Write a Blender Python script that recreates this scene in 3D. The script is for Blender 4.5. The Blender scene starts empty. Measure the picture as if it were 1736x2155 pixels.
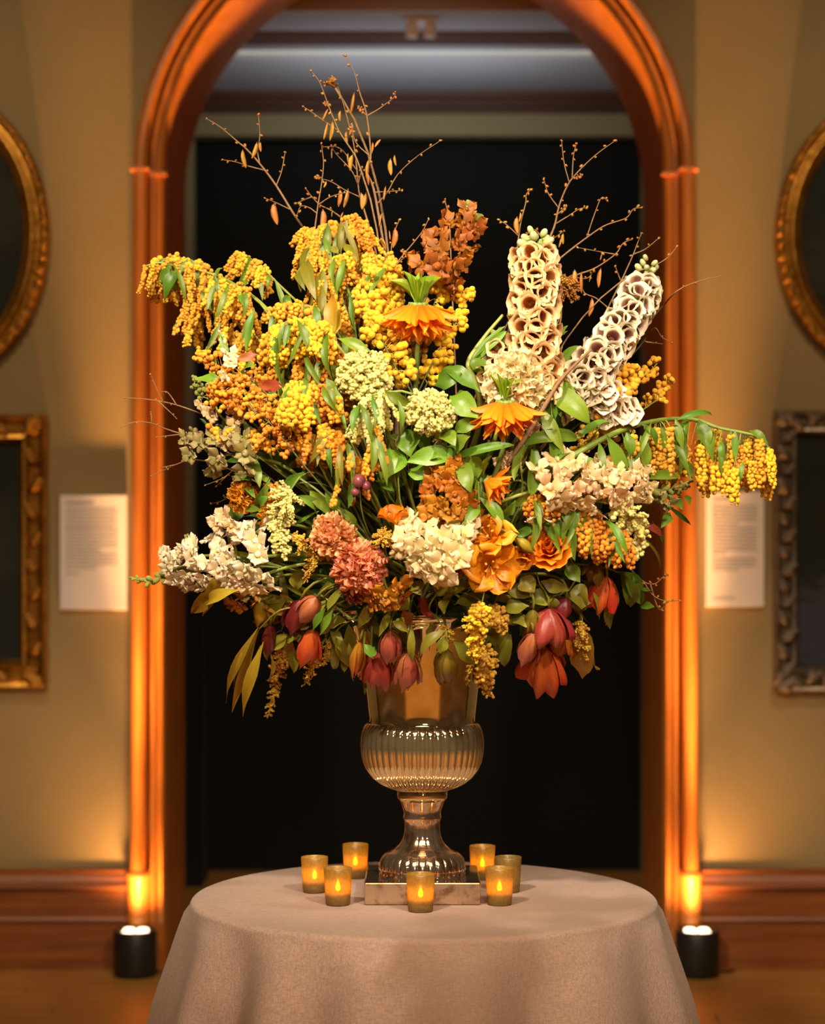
import bpy, bmesh, math, random
import numpy as np
from mathutils import Vector, Matrix, Quaternion

random.seed(7)
np.random.seed(7)
PI = math.pi
SC = bpy.context.scene
COL = SC.collection

# ------------------------------------------------------------------ camera
FPX, CPX, CPY, CAM_H = 4810.0, 868.0, 1077.5, 1.51      # focal length in pixels of the 1736x2155 frame
Y0 = 4.45                                               # distance to the urn's axis
cam_d = bpy.data.cameras.new('camera')
cam_d.sensor_fit = 'HORIZONTAL'
cam_d.sensor_width = 24.0
cam_d.lens = FPX / 1736.0 * 24.0
cam_d.dof.use_dof = True
cam_d.dof.focus_distance = 4.25
cam_d.dof.aperture_fstop = 2.6
cam = bpy.data.objects.new('camera', cam_d)
COL.objects.link(cam)
cam.location = (0, 0, CAM_H)
cam.rotation_euler = (PI / 2, 0, 0)
SC.camera = cam

# ------------------------------------------------------------------ view, world
vs = SC.view_settings
vs.view_transform = 'Standard'
vs.look = 'None'
vs.gamma = 1.0
vs.use_curve_mapping = False
vs.exposure = 0.25
world = bpy.data.worlds.new('world')
SC.world = world
world.use_nodes = True
world.node_tree.nodes['Background'].inputs[0].default_value = (0.9, 0.75, 0.6, 1)
world.node_tree.nodes['Background'].inputs[1].default_value = 0.02
cy = SC.cycles
cy.max_bounces = 10
cy.diffuse_bounces = 4
cy.glossy_bounces = 4
cy.transmission_bounces = 8
cy.transparent_max_bounces = 12
cy.sample_clamp_indirect = 4.0
cy.caustics_reflective = False
cy.caustics_refractive = False
cy.use_denoising = True


def lamp(name, kind, loc, aim, power, color, size=0.3, size_y=None, cone=None, blend=0.6):
    d = bpy.data.lights.new(name, kind)
    d.energy = power
    d.color = color
    if kind == 'AREA':
        d.shape = 'RECTANGLE' if size_y else 'DISK'
        d.size = size
        if size_y:
            d.size_y = size_y
    else:
        d.shadow_soft_size = size
    if kind == 'SPOT':
        d.spot_size = math.radians(cone)
        d.spot_blend = blend
    o = bpy.data.objects.new(name, d)
    COL.objects.link(o)
    o.location = loc
    o.rotation_euler = (Vector(aim) - Vector(loc)).to_track_quat('-Z', 'Y').to_euler()
    return o


WARM = (1.0, 0.86, 0.66)
# gallery track spots and an added front fill under the ceiling, in front of the flowers
lamp('ceiling_spot', 'SPOT', (-1.25, 1.7, 3.9), (0.0, Y0, 1.66), 640, WARM, 0.10, cone=34, blend=0.9)
lamp('ceiling_spot', 'SPOT', (1.45, 1.5, 3.7), (0.05, Y0, 1.55), 420, WARM, 0.12, cone=36, blend=0.9)
lamp('ceiling_spot', 'SPOT', (0.35, -1.2, 3.3), (0.0, Y0, 1.30), 300, (1.0, 0.80, 0.56), 0.15, cone=22, blend=0.9)  # frontal fill added to lift the lower flowers
# wall washers for the paintings
lamp('ceiling_spot', 'SPOT', (-1.5, 4.6, 4.25), (-1.45, 7.6, 1.9), 150, (1.0, 0.80, 0.52), 0.08, cone=58, blend=0.9)
lamp('ceiling_spot', 'SPOT', (1.5, 4.6, 4.25), (1.45, 7.6, 1.9), 150, (1.0, 0.80, 0.52), 0.08, cone=58, blend=0.9)
# added soft fill over the hall, added fills in the room beyond the arch
lamp('hall_fill', 'AREA', (0, 0.8, 4.5), (0, 0.8, 0), 170, (1.0, 0.70, 0.42), 3.4, 3.4)  # unseen area light, added as ambient for the closed hall
lamp('far_room_fill', 'AREA', (0.0, 8.75, 2.75), (0.0, 8.95, 3.4), 2.2, (0.85, 0.92, 1.0), 0.9, 0.3)
lamp('far_room_fill', 'AREA', (0.0, 8.6, 3.22), (0.0, 9.5, 2.6), 2.4, (1.0, 0.9, 0.7), 1.6, 0.06)  # added to brighten the far wall
lamp('floor_fill_spot', 'SPOT', (0.0, 0.4, 4.4), (0.0, 1.5, 0.0), 420, (1.0, 0.70, 0.42), 0.2, cone=60, blend=0.8)  # unseen fill, added to light the floor that the urn mirrors


# ------------------------------------------------------------------ mesh helpers
def P(px, py, dy=0.0):
    """point in the scene seen at photo pixel (px, py), dy metres behind the urn's axis"""
    y = Y0 + dy
    return Vector(((px - CPX) * y / FPX, y, CAM_H - (py - CPY) * y / FPX))


def PW(px, py, y):
    return Vector(((px - CPX) * y / FPX, y, CAM_H - (py - CPY) * y / FPX))


U = Y0 / FPX        # metres per pixel at the urn


def mesh(name, verts, faces, mat=None, uv=None, smooth=True):
    me = bpy.data.meshes.new(name)
    me.from_pydata([tuple(v) for v in verts], [], [tuple(f) for f in faces])
    n = len(me.polygons)
    if smooth:
        me.polygons.foreach_set('use_smooth', [True] * n)
    if uv is not None:
        l = me.uv_layers.new(name='UVMap')
        idx = np.empty(len(me.loops), dtype=np.int32)
        me.loops.foreach_get('vertex_index', idx)
        l.data.foreach_set('uv', np.asarray(uv, dtype=np.float32)[idx].ravel())
    if mat is not None:
        me.materials.append(mat)
    me.update()
    return me


WM = {}


def link(name, data, parent=None, M=None, mat=None):
    """one object; M is its world matrix"""
    o = bpy.data.objects.new(name, data)
    COL.objects.link(o)
    M = Matrix.Identity(4) if M is None else M
    if parent is not None:
        o.parent = parent
        o.matrix_basis = WM[parent.name].inverted() @ M
    else:
        o.matrix_basis = M
    WM[o.name] = M.copy()
    if mat is not None and data is not None:
        if not data.materials:
            data.materials.append(mat)
        elif data.materials[0] != mat:
            o.material_slots[0].link = 'OBJECT'
            o.material_slots[0].material = mat
    return o


def thing(name, label, cat, loc, group=None):
    o = link(name, None, None, Matrix.Translation(loc))
    o.empty_display_size = 0.02
    o['label'] = label
    o['category'] = cat
    if group:
        o['group'] = group
    return o


def tag(o, label, cat, group=None):
    o['label'] = label
    o['category'] = cat
    if group:
        o['group'] = group
    return o


def struct(name, data, parent=None, M=None, mat=None):
    o = link(name, data, parent, M, mat)
    if parent is None:
        o['kind'] = 'structure'
    return o


class B:
    """collects verts, faces and uvs"""
    def __init__(s):
        s.v, s.f, s.uv = [], [], []

    def add(s, v, f, uv=None):
        o = len(s.v)
        s.v.extend([tuple(x) for x in v])
        s.f.extend([tuple(i + o for i in q) for q in f])
        s.uv.extend([tuple(x) for x in uv] if uv is not None else [(0, 0)] * len(v))
        return s

    def box(s, a, b):
        (x0, y0, z0), (x1, y1, z1) = a, b
        v = [(x0, y0, z0), (x1, y0, z0), (x1, y1, z0), (x0, y1, z0), (x0, y0, z1), (x1, y0, z1), (x1, y1, z1), (x0, y1, z1)]
        f = [(0, 3, 2, 1), (4, 5, 6, 7), (0, 1, 5, 4), (1, 2, 6, 5), (2, 3, 7, 6), (3, 0, 4, 7)]
        return s.add(v, f)

    def mesh(s, name, mat=None, smooth=True):
        return mesh(name, s.v, s.f, mat, s.uv, smooth)


def bevel_box(name, a, b, r, mat, seg=2):
    bm = bmesh.new()
    bmesh.ops.create_cube(bm, size=1)
    for v in bm.verts:
        v.co = Vector([(a[i] + b[i]) / 2 + v.co[i] * (b[i] - a[i]) for i in range(3)])
    bmesh.ops.bevel(bm, geom=list(bm.edges), offset=r, segments=seg, affect='EDGES', profile=0.5)
    me = bpy.data.meshes.new(name)
    bm.to_mesh(me)
    bm.free()
    me.materials.append(mat)
    return me


def lathe(prof, n=48, rib=None, cap0=False, cap1=False):
    """prof: (r, z, rib amplitude, kind) rows; returns B"""
    b = B()
    v, uv = [], []
    for i, row in enumerate(prof):
        r, z = row[0], row[1]
        for j in range(n):
            t = 2 * PI * j / n
            rr = r * (rib(t, row) if rib else 1.0)
            v.append((rr * math.cos(t), rr * math.sin(t), z))
            uv.append((i / max(1, len(prof) - 1), j / n))
    f = []
    for i in range(len(prof) - 1):
        for j in range(n):
            k = (j + 1) % n
            f.append((i * n + j, i * n + k, (i + 1) * n + k, (i + 1) * n + j))
    if cap0:
        f.append(tuple(range(n))[::-1])
    if cap1:
        f.append(tuple((len(prof) - 1) * n + j for j in range(n)))
    return b.add(v, f, uv)


def smooth_path(pts, per=5):
    """Catmull-Rom through points"""
    pts = [Vector(p) for p in pts]
    if len(pts) < 3:
        a, c = pts[0], pts[-1]
        return [a.lerp(c, i / per) for i in range(per + 1)]
    q = [pts[0] * 2 - pts[1]] + pts + [pts[-1] * 2 - pts[-2]]
    out = []
    for i in range(1, len(q) - 2):
        a, b, c, d = q[i - 1], q[i], q[i + 1], q[i + 2]
        for k in range(per):
            t = k / per
            out.append(0.5 * ((2 * b) + (c - a) * t + (2 * a - 5 * b + 4 * c - d) * t * t + (3 * b - a - 3 * c + d) * t ** 3))
    out.append(pts[-1])
    return out


def tube(pts, r0, r1=None, sides=6, jitter=0.0):
    """verts, faces, uv of a tapered tube with closed ends"""
    r1 = r0 if r1 is None else r1
    n = len(pts)
    v, f, uv = [], [], []
    ref = Vector((0.31, 0.9, 0.29))
    for i, p in enumerate(pts):
        d = (pts[min(i + 1, n - 1)] - pts[max(i - 1, 0)])
        d = d.normalized() if d.length > 1e-9 else Vector((0, 0, 1))
        a = d.cross(ref)
        if a.length < 1e-3:
            a = d.cross(Vector((1, 0, 0)))
        a.normalize()
        c = d.cross(a)
        t = i / max(1, n - 1)
        r = (r0 + (r1 - r0) * t) * (1 + random.uniform(-jitter, jitter))
        for j in range(sides):
            w = 2 * PI * j / sides
            v.append(p + a * (r * math.cos(w)) + c * (r * math.sin(w)))
            uv.append((t, j / sides))
    for i in range(n - 1):
        for j in range(sides):
            k = (j + 1) % sides
            f.append((i * sides + j, i * sides + k, (i + 1) * sides + k, (i + 1) * sides + j))
    f.append(tuple(range(sides))[::-1])
    f.append(tuple((n - 1) * sides + j for j in range(sides)))
    return v, f, uv


def frame_m(origin, ydir, znorm, sx=1.0, sy=1.0, sz=1.0):
    """matrix with local Y along ydir and Z near znorm"""
    y = Vector(ydir).normalized()
    z = Vector(znorm)
    z = z - y * z.dot(y)
    if z.length < 1e-4:
        z = y.cross(Vector((1, 0, 0)))
        if z.length < 1e-4:
            z = y.cross(Vector((0, 1, 0)))
    z.normalize()
    x = y.cross(z)
    m = Matrix(((x.x * sx, y.x * sy, z.x * sz, origin[0]), (x.y * sx, y.y * sy, z.y * sz, origin[1]),
                (x.z * sx, y.z * sy, z.z * sz, origin[2]), (0, 0, 0, 1)))
    return m


def head_m(origin, axis, roll=0.0, s=1.0, sz=None):
    """matrix with local Z along axis, rolled"""
    z = Vector(axis).normalized()
    q = z.to_track_quat('Z', 'Y')
    return Matrix.LocRotScale(Vector(origin), q @ Quaternion((0, 0, 1), roll), Vector((s, s, s if sz is None else sz)))


# ------------------------------------------------------------------ materials
def lin(h):
    h = h.lstrip('#')
    c = [int(h[i:i + 2], 16) / 255 for i in (0, 2, 4)]
    return tuple(x / 12.92 if x <= 0.04045 else ((x + 0.055) / 1.055) ** 2.4 for x in c) + (1.0,)


class N:
    def __init__(s, name):
        s.m = bpy.data.materials.new(name)
        s.m.use_nodes = True
        s.t = s.m.node_tree
        s.t.nodes.clear()
        s.out = s.new('ShaderNodeOutputMaterial')

    def new(s, kind, **kw):
        n = s.t.nodes.new(kind)
        for k, v in kw.items():
            if k.startswith('i_'):
                key = k[2:]
                key = int(key) if key.isdigit() else key.replace('_', ' ')
                n.inputs[key].default_value = v
            else:
                setattr(n, k, v)
        return n

    def ln(s, a, b):
        s.t.links.new(a, b)

    def coord(s, kind='Object', scale=(1, 1, 1)):
        c = s.new('ShaderNodeTexCoord')
        m = s.new('ShaderNodeMapping')
        m.inputs['Scale'].default_value = scale
        s.ln(c.outputs[kind], m.inputs[0])
        return m.outputs[0]

    def noise(s, vec, scale, detail=3.0, rough=0.55):
        n = s.new('ShaderNodeTexNoise')
        n.inputs['Scale'].default_value = scale
        n.inputs['Detail'].default_value = detail
        n.inputs['Roughness'].default_value = rough
        s.ln(vec, n.inputs['Vector'])
        return n.outputs['Fac']

    def ramp(s, fac, stops):
        r = s.new('ShaderNodeValToRGB')
        e = r.color_ramp.elements
        while len(e) < len(stops):
            e.new(0.5)
        for el, (p, c) in zip(e, stops):
            el.position = p
            el.color = c
        s.ln(fac, r.inputs[0])
        return r.outputs[0]

    def mix(s, fac, a, b, blend='MIX'):
        m = s.new('ShaderNodeMix', data_type='RGBA', blend_type=blend)
        for sock, val in ((m.inputs[0], fac), (m.inputs[6], a), (m.inputs[7], b)):
            if hasattr(val, 'is_linked'):
                s.ln(val, sock)
            else:
                sock.default_value = val
        return m.outputs[2]

    def hsv(s, col, h=0.5, sat=1.0, val=1.0):
        n = s.new('ShaderNodeHueSaturation')
        for k, x in (('Hue', h), ('Saturation', sat), ('Value', val)):
            if hasattr(x, 'is_linked'):
                s.ln(x, n.inputs[k])
            else:
                n.inputs[k].default_value = x
        if hasattr(col, 'is_linked'):
            s.ln(col, n.inputs['Color'])
        else:
            n.inputs['Color'].default_value = col
        return n.outputs[0]

    def maprange(s, v, a, b, c, d):
        n = s.new('ShaderNodeMapRange')
        s.ln(v, n.inputs[0])
        for i, x in zip((1, 2, 3, 4), (a, b, c, d)):
            n.inputs[i].default_value = x
        return n.outputs[0]

    def bump(s, h, strength=0.3, dist=0.002):
        n = s.new('ShaderNodeBump')
        n.inputs['Strength'].default_value = strength
        n.inputs['Distance'].default_value = dist
        s.ln(h, n.inputs['Height'])
        return n.outputs[0]

    def principled(s, col, rough=0.5, metal=0.0, normal=None, **kw):
        p = s.new('ShaderNodeBsdfPrincipled')
        for key, val in (('Base Color', col), ('Roughness', rough), ('Metallic', metal)):
            if hasattr(val, 'is_linked'):
                s.ln(val, p.inputs[key])
            else:
                p.inputs[key].default_value = val
        if normal is not None:
            s.ln(normal, p.inputs['Normal'])
        for k, x in kw.items():
            p.inputs[k.replace('_', ' ')].default_value = x
        return p.outputs[0]

    def end(s, sh):
        s.ln(sh, s.out.inputs[0])
        return s.m


def m_plain(name, col, rough=0.5, metal=0.0, var=0.12, scale=8.0, bump=0.0, **kw):
    n = N(name)
    v = n.coord()
    f = n.noise(v, scale)
    c = n.hsv(n.mix(1.0, col, col, 'MIX'), val=n.maprange(f, 0.2, 0.8, 1 - var, 1 + var))
    nm = n.bump(n.noise(v, scale * 6), bump, 0.004) if bump else None
    return n.end(n.principled(c, rough, metal, nm, **kw))


def m_petal(name, base, tip, mid=None, rough=0.45, trans=0.25, vein=0.12, hue=0.02, val=0.12, sheen=0.0):
    """petal or leaf: colour runs from base to tip, faint lengthwise veins, each copy a little different"""
    n = N(name)
    uv = n.coord('UV')
    sep = n.new('ShaderNodeSeparateXYZ')
    n.ln(uv, sep.inputs[0])
    stops = [(0.05, base), (0.95, tip)] if mid is None else [(0.0, base), (0.5, mid), (1.0, tip)]
    c = n.ramp(sep.outputs[0], stops)
    fine = n.noise(n.coord('UV', (2.5, 26, 1)), 1.0, 4.0)
    blot = n.noise(n.coord('Object'), 45.0, 2.0)
    v = n.maprange(fine, 0.3, 0.7, 1 - vein, 1 + vein)
    c = n.hsv(c, val=v)
    info = n.new('ShaderNodeObjectInfo')
    r = info.outputs['Random']
    h = n.maprange(r, 0, 1, 0.5 - hue, 0.5 + hue)
    mul = n.new('ShaderNodeMath', operation='MULTIPLY_ADD')
    n.ln(r, mul.inputs[0]); mul.inputs[1].default_value = 7.31; mul.inputs[2].default_value = 0.13
    fr = n.new('ShaderNodeMath', operation='FRACT')
    n.ln(mul.outputs[0], fr.inputs[0])
    va = n.maprange(fr.outputs[0], 0, 1, 1 - val, 1 + val)
    c = n.hsv(c, h=h, val=va)
    c = n.hsv(c, val=n.maprange(blot, 0.3, 0.7, 0.9, 1.1))
    p = n.principled(c, rough, 0.0, n.bump(fine, 0.25, 0.001))
    tr = n.new('ShaderNodeBsdfTranslucent')
    n.ln(c, tr.inputs[0])
    mx = n.new('ShaderNodeMixShader')
    mx.inputs[0].default_value = trans
    n.ln(p, mx.inputs[1]); n.ln(tr.outputs[0], mx.inputs[2])
    return n.end(mx.outputs[0])


def m_wood(name, dark, light, scale=(1, 1, 12), rough=0.4, coat=0.0):
    n = N(name)
    v = n.coord('Object', scale)
    f = n.noise(v, 3.0, 6.0, 0.6)
    c = n.ramp(f, [(0.3, dark), (0.7, light)])
    p = n.principled(c, rough, 0.0, n.bump(f, 0.15, 0.002))
    return n.end(p)

# ================================================================== ROOM
def mat_wall():
    n = N('olive_wall_fabric')
    v = n.coord('Object')
    big = n.noise(v, 2.2, 3.0)
    w1 = n.noise(n.coord('Object', (420, 420, 60)), 1.0, 2.0)
    w2 = n.noise(n.coord('Object', (60, 60, 420)), 1.0, 2.0)
    add = n.new('ShaderNodeMath', operation='ADD')
    n.ln(w1, add.inputs[0]); n.ln(w2, add.inputs[1])
    c = n.hsv(lin('#8f7850'), val=n.maprange(big, 0.3, 0.7, 0.93, 1.07))
    c = n.hsv(c, val=n.maprange(add.outputs[0], 0.7, 1.3, 0.88, 1.12))
    return n.end(n.principled(c, 0.85, 0.0, n.bump(add.outputs[0], 0.2, 0.002)))


M_WALL = mat_wall()
M_TRIM = m_wood('amber_varnished_wood', lin('#9c561e'), lin('#c07632'), (14, 14, 1.2), 0.32)
M_BASE = m_wood('red_brown_baseboard_wood', lin('#6e3a1c'), lin('#965426'), (1.0, 12, 14), 0.38)
M_PLANK = m_wood('oak_floor_plank', lin('#94642a'), lin('#bd8840'), (1.2, 16, 16), 0.38)
M_FLOOR = m_plain('floor_underlay', lin('#6b4419'), 0.5, scale=3)
M_DARK = m_plain('flat_black', lin('#060604'), 0.95, scale=6)
M_GREYCEIL = m_plain('grey_plaster', lin('#a2a3aa'), 0.9, scale=2, var=0.05)
M_BEIGE = m_plain('beige_plaster', lin('#8d8262'), 0.9, scale=2, var=0.06)
M_CORNICE = m_plain('dark_brown_cornice', lin('#4a2a1e'), 0.55, scale=5)
M_PLASTER = m_plain('hall_plaster', lin('#5e4d36'), 0.9, scale=1.5)

YW = 7.60                  # wall face
YB = 8.16                  # back of the thick wall
AX, RIN, SPR = 0.006, 0.818, 2.63
XL, XR, YF, YE, ZT = -5.0, 5.0, -3.6, 9.6, 4.6

# floor: slab and planks laid across the view
struct('floor', B().box((XL, YF, -0.06), (XR, YE + 1.2, -0.012)).mesh('floor', M_FLOOR, False))
floor_o = bpy.data.objects['floor']
plank_me = []
for k in range(4):
    plank_me.append(bevel_box('plank', (0, 0, -0.012), (1.46, 0.0975, 0.0), 0.0018, M_PLANK, 1))
yy, row = 5.2, 0
while yy < 7.60:
    x = -2.3 - (row * 0.53) % 1.46
    while x < 2.3:
        if x + 1.46 > -1.9 and x < 1.9:
            link('plank', plank_me[(row + int(x * 7)) % 4], floor_o, Matrix.Translation((x, yy, random.uniform(-0.0004, 0.0004))))
        x += 1.463
    yy += 0.0985
    row += 1
bb = B()
bb.box((XL, YF, -0.012), (XR, 5.2, 0.0))
bb.box((XL, yy, -0.012), (XR, YE + 1.2, 0.0))
bb.box((XL, 5.2, -0.012), (-1.9, yy, -0.0015))
bb.box((1.9, 5.2, -0.012), (XR, yy, -0.0015))
wf = struct('flooring', bb.mesh('flooring', M_PLANK, False), floor_o)

# wall with the arched opening
def arch_wall():
    b = B()
    R = RIN + 0.05
    for y, flip in ((YW, False), (YB, True)):
        pts = [(AX - R, 0.0)] + [(AX - R * math.cos(a), SPR + R * math.sin(a)) for a in np.linspace(0, PI, 41)] + [(AX + R, 0.0)]
        v, f = [], []
        for (x, z) in pts:
            v.append((x, y, z)); v.append((x, y, ZT))
        for i in range(1, len(pts) - 2):
            f.append((2 * i, 2 * i + 2, 2 * i + 3, 2 * i + 1))
        b.add(v, [q[::-1] for q in f] if flip else f)
        for x0, x1 in ((XL, AX - R), (AX + R, XR)):
            q = [(x0, y, 0), (x1, y, 0), (x1, y, ZT), (x0, y, ZT)]
            b.add(q, [(3, 2, 1, 0)] if flip else [(0, 1, 2, 3)])
    return b.mesh('wall_back', M_WALL, False)


struct('wall_back', arch_wall())


def sweep_arch(name, prof, mat, z0=0.0, flare=0.0, a0=0, parent=None):
    """prof: (radius offset from the opening, y) points, swept up the left side, round the arch and down the right"""
    path = []
    for z in np.linspace(z0, SPR, 9)[:-1]:
        path.append((-1, 0, z, flare * (1 - z / SPR)))
    for a in np.linspace(0, PI, 57):
        path.append((-math.cos(a), math.sin(a), SPR, 0.0))
    for z in np.linspace(SPR, z0, 9)[1:]:
        path.append((1, 0, z, flare * (1 - z / SPR)))
    v, f = [], []
    n = len(prof)
    for (cx, cz, z, fl) in path:
        for (r, y) in prof:
            rr = RIN + r + fl
            v.append((AX + cx * rr, y, z + cz * rr))
    for i in range(len(path) - 1):
        for j in range(n - 1):
            f.append((i * n + j, i * n + j + 1, (i + 1) * n + j + 1, (i + 1) * n + j))
    me = mesh(name, v, f, mat, None, True)
    o = struct(name, me, parent)
    md = o.modifiers.new('edge', 'EDGE_SPLIT')
    md.split_angle = math.radians(40)
    return o


# casing: inner fluted band, outer round moulding, lining of the opening
arch = sweep_arch('trim_1', [(0.0, YB), (0.0, 7.56), (0.004, 7.53), (0.012, 7.52), (0.020, 7.523), (0.026, 7.53), (0.033, 7.528), (0.038, 7.518), (0.046, 7.516), (0.050, 7.522), (0.052, 7.575)], M_TRIM)
rp = [(0.052, 7.575)]
for t in np.linspace(-0.15 * PI, 1.06 * PI, 15):
    rp.append((0.0825 - 0.0275 * math.cos(t), 7.545 - 0.042 * math.sin(t)))
rp += [(0.112, 7.565), (0.114, YW)]
sweep_arch('trim_2', rp, M_TRIM, 0.33, 0.012)
# joint collars where the arch springs
for sx in (-1, 1):
    b = B()
    x0, x1 = sorted((AX + sx * (RIN - 0.003), AX + sx * (RIN + 0.052)))
    b.box((x0, 7.514, SPR - 0.012), (x1, 7.58, SPR - 0.002))
    x0, x1 = sorted((AX + sx * (RIN + 0.053), AX + sx * (RIN + 0.116)))
    b.box((x0, 7.500, SPR + 0.004), (x1, 7.59, SPR + 0.013))
    struct('trim_3' if sx < 0 else 'trim_4', b.mesh('collar', M_TRIM, False))
# plinth blocks carrying the round moulding
for k, sx in enumerate((-1, 1)):
    x = AX + sx * 0.909
    prof = [(0.041, 0.0), (0.041, 0.165), (0.044, 0.17), (0.040, 0.18), (0.0385, 0.19), (0.0385, 0.30), (0.043, 0.306), (0.043, 0.322), (0.036, 0.33)]
    b = lathe(prof, 28, cap1=True)
    b.v = [(x + p[0], 7.548 + p[1] * 0.95, p[2]) for p in b.v]
    struct('trim_%d' % (5 + k), b.mesh('plinth_block', M_TRIM))

# baseboards: kick board, recessed rail and moulded cap, each side of the arch
def baseboard(name, x0, x1):
    root = struct(name, B().box((x0, 7.545, 0), (x1, YW, 0.158)).mesh('kick_board', M_BASE, False))
    def part(nm, prof):
        v, f = [], []
        for x in (x0, x1):
            v += [(x, y, z) for (y, z) in prof]
        n = len(prof)
        f = [(j, j + n, j + 1 + n, j + 1) for j in range(n - 1)] + [tuple(range(n)), tuple(range(n, 2 * n))[::-1]]
        link(nm, mesh(nm, v, f, M_BASE, None, False), root)
    part('ledge', [(YW, 0.158), (7.537, 0.158), (7.534, 0.163), (7.540, 0.172), (7.552, 0.176), (7.560, 0.178), (YW, 0.178)])
    part('rail_board', [(YW, 0.178), (7.565, 0.178), (7.565, 0.262), (YW, 0.262)])
    part('cap_moulding', [(YW, 0.262), (7.550, 0.262), (7.544, 0.268), (7.546, 0.276), (7.556, 0.284), (7.560, 0.294), (7.566, 0.306), (7.572, 0.310), (7.572, 0.322), (YW, 0.326)])


baseboard('baseboard_left', XL, AX - 0.948)
baseboard('baseboard_right', AX + 0.948, XR)

# the room beyond: ceiling with a step, far wall with a picture rail and a wide doorway backed by a black sheet
struct('ceiling_1', B().box((XL, YB, 3.30), (XR, 8.52, 3.36)).box((XL, 8.52, 3.25), (XR, YE, 3.36)).mesh('ceiling_1', M_GREYCEIL, False))
DX0, DX1 = -0.912, 0.958
fb = B()
fb.box((XL, 9.5, 0), (DX0, YE, 3.26)).box((DX1, 9.5, 0), (XR, YE, 3.26)).box((DX0, 9.5, 3.075), (DX1, YE, 3.26))
struct('wall_far', fb.mesh('wall_far', M_BEIGE, False))
cp = [(9.5, 3.165), (9.485, 3.17), (9.48, 3.185), (9.465, 3.195), (9.455, 3.215), (9.44, 3.225), (9.43, 3.25), (9.5, 3.25)]
v = [(x, y, z) for x in (XL, XR) for (y, z) in cp]
n_ = len(cp)
struct('trim_7', mesh('picture_rail', v, [(j, j + n_, (j + 1) % n_ + n_, (j + 1) % n_) for j in range(n_)], M_CORNICE, None, False))
struct('doorway_dark_1', B().box((DX0 - 0.05, YE + 0.02, 0), (DX1 + 0.05, YE + 0.06, 3.1)).mesh('black_doorway', M_DARK, False))  # black sheet: the dark beyond the opening is put into its colour
struct('wall_side_left', B().box((-1.6, YB + 0.002, 0), (-1.5, YE, 3.3)).mesh('wall_side', M_BEIGE, False))
struct('wall_side_right', B().box((1.5, YB + 0.002, 0), (1.6, YE, 3.3)).mesh('wall_side', M_BEIGE, False))

# the rest of the hall, which the silvered urn mirrors
struct('wall_left', B().box((XL - 0.1, YF, 0), (XL, YE, ZT)).mesh('wall_left', M_PLASTER, False))
struct('wall_right', B().box((XR, YF, 0), (XR + 0.1, YE, ZT)).mesh('wall_right', M_PLASTER, False))
struct('wall_front', B().box((XL, YF - 0.1, 0), (XR, YF, ZT)).mesh('wall_front', M_PLASTER, False))
struct('ceiling', B().box((XL - 0.1, YF - 0.1, ZT), (XR + 0.1, YE, ZT + 0.1)).mesh('ceiling', M_PLASTER, False))

# dark cabinet at the left inside the dark room, under the strip of pale wall
tag(link('dark_cabinet', bevel_box('dark_cabinet', PW(386, 1240, 9.3) * 0 + Vector((-1.35, 9.2, 0.0)), (-0.845, 9.46, 1.19), 0.006, M_DARK)), 'black cabinet against the far wall behind the left jamb of the arch', 'cabinet')
for q, (px, py) in enumerate(((393, 1412),)):
    pass

# ceiling fixture just peeping in at the top of the arch
M_WHITE = m_plain('white_enamel', (0.8, 0.82, 0.86, 1), 0.4)
fx = thing('ceiling_light', 'small pale twin ceiling fixture seen under the top of the arch', 'lamp', (0.03, 8.3, 3.296))
link('mount_plate', bevel_box('mount_plate', (-0.028, 8.25, 3.288), (0.092, 8.35, 3.30), 0.003, M_WHITE), fx)
for x in (-0.002, 0.064):
    b = lathe([(0.020, 0), (0.024, -0.012), (0.024, -0.05), (0.019, -0.056)], 20, cap1=True)
    b.v = [(p[0] + x, p[1] + 8.3, p[2] + 3.289) for p in b.v]
    link('lamp_head', b.mesh('lamp_head', M_WHITE), fx)

# ------------------------------------------------------------------ uplights
M_BLK = m_plain('black_uplight_body', (0.012, 0.012, 0.011, 1), 0.45)


def m_emit(name, col, strength):
    n = N(name)
    e = n.new('ShaderNodeEmission')
    e.inputs[0].default_value = col
    e.inputs[1].default_value = strength
    return n.end(e.outputs[0])


M_LENS = m_emit('lit_amber_lens', (1.0, 0.72, 0.42, 1), 5.0)
AMBER = (1.0, 0.49, 0.16)


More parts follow.
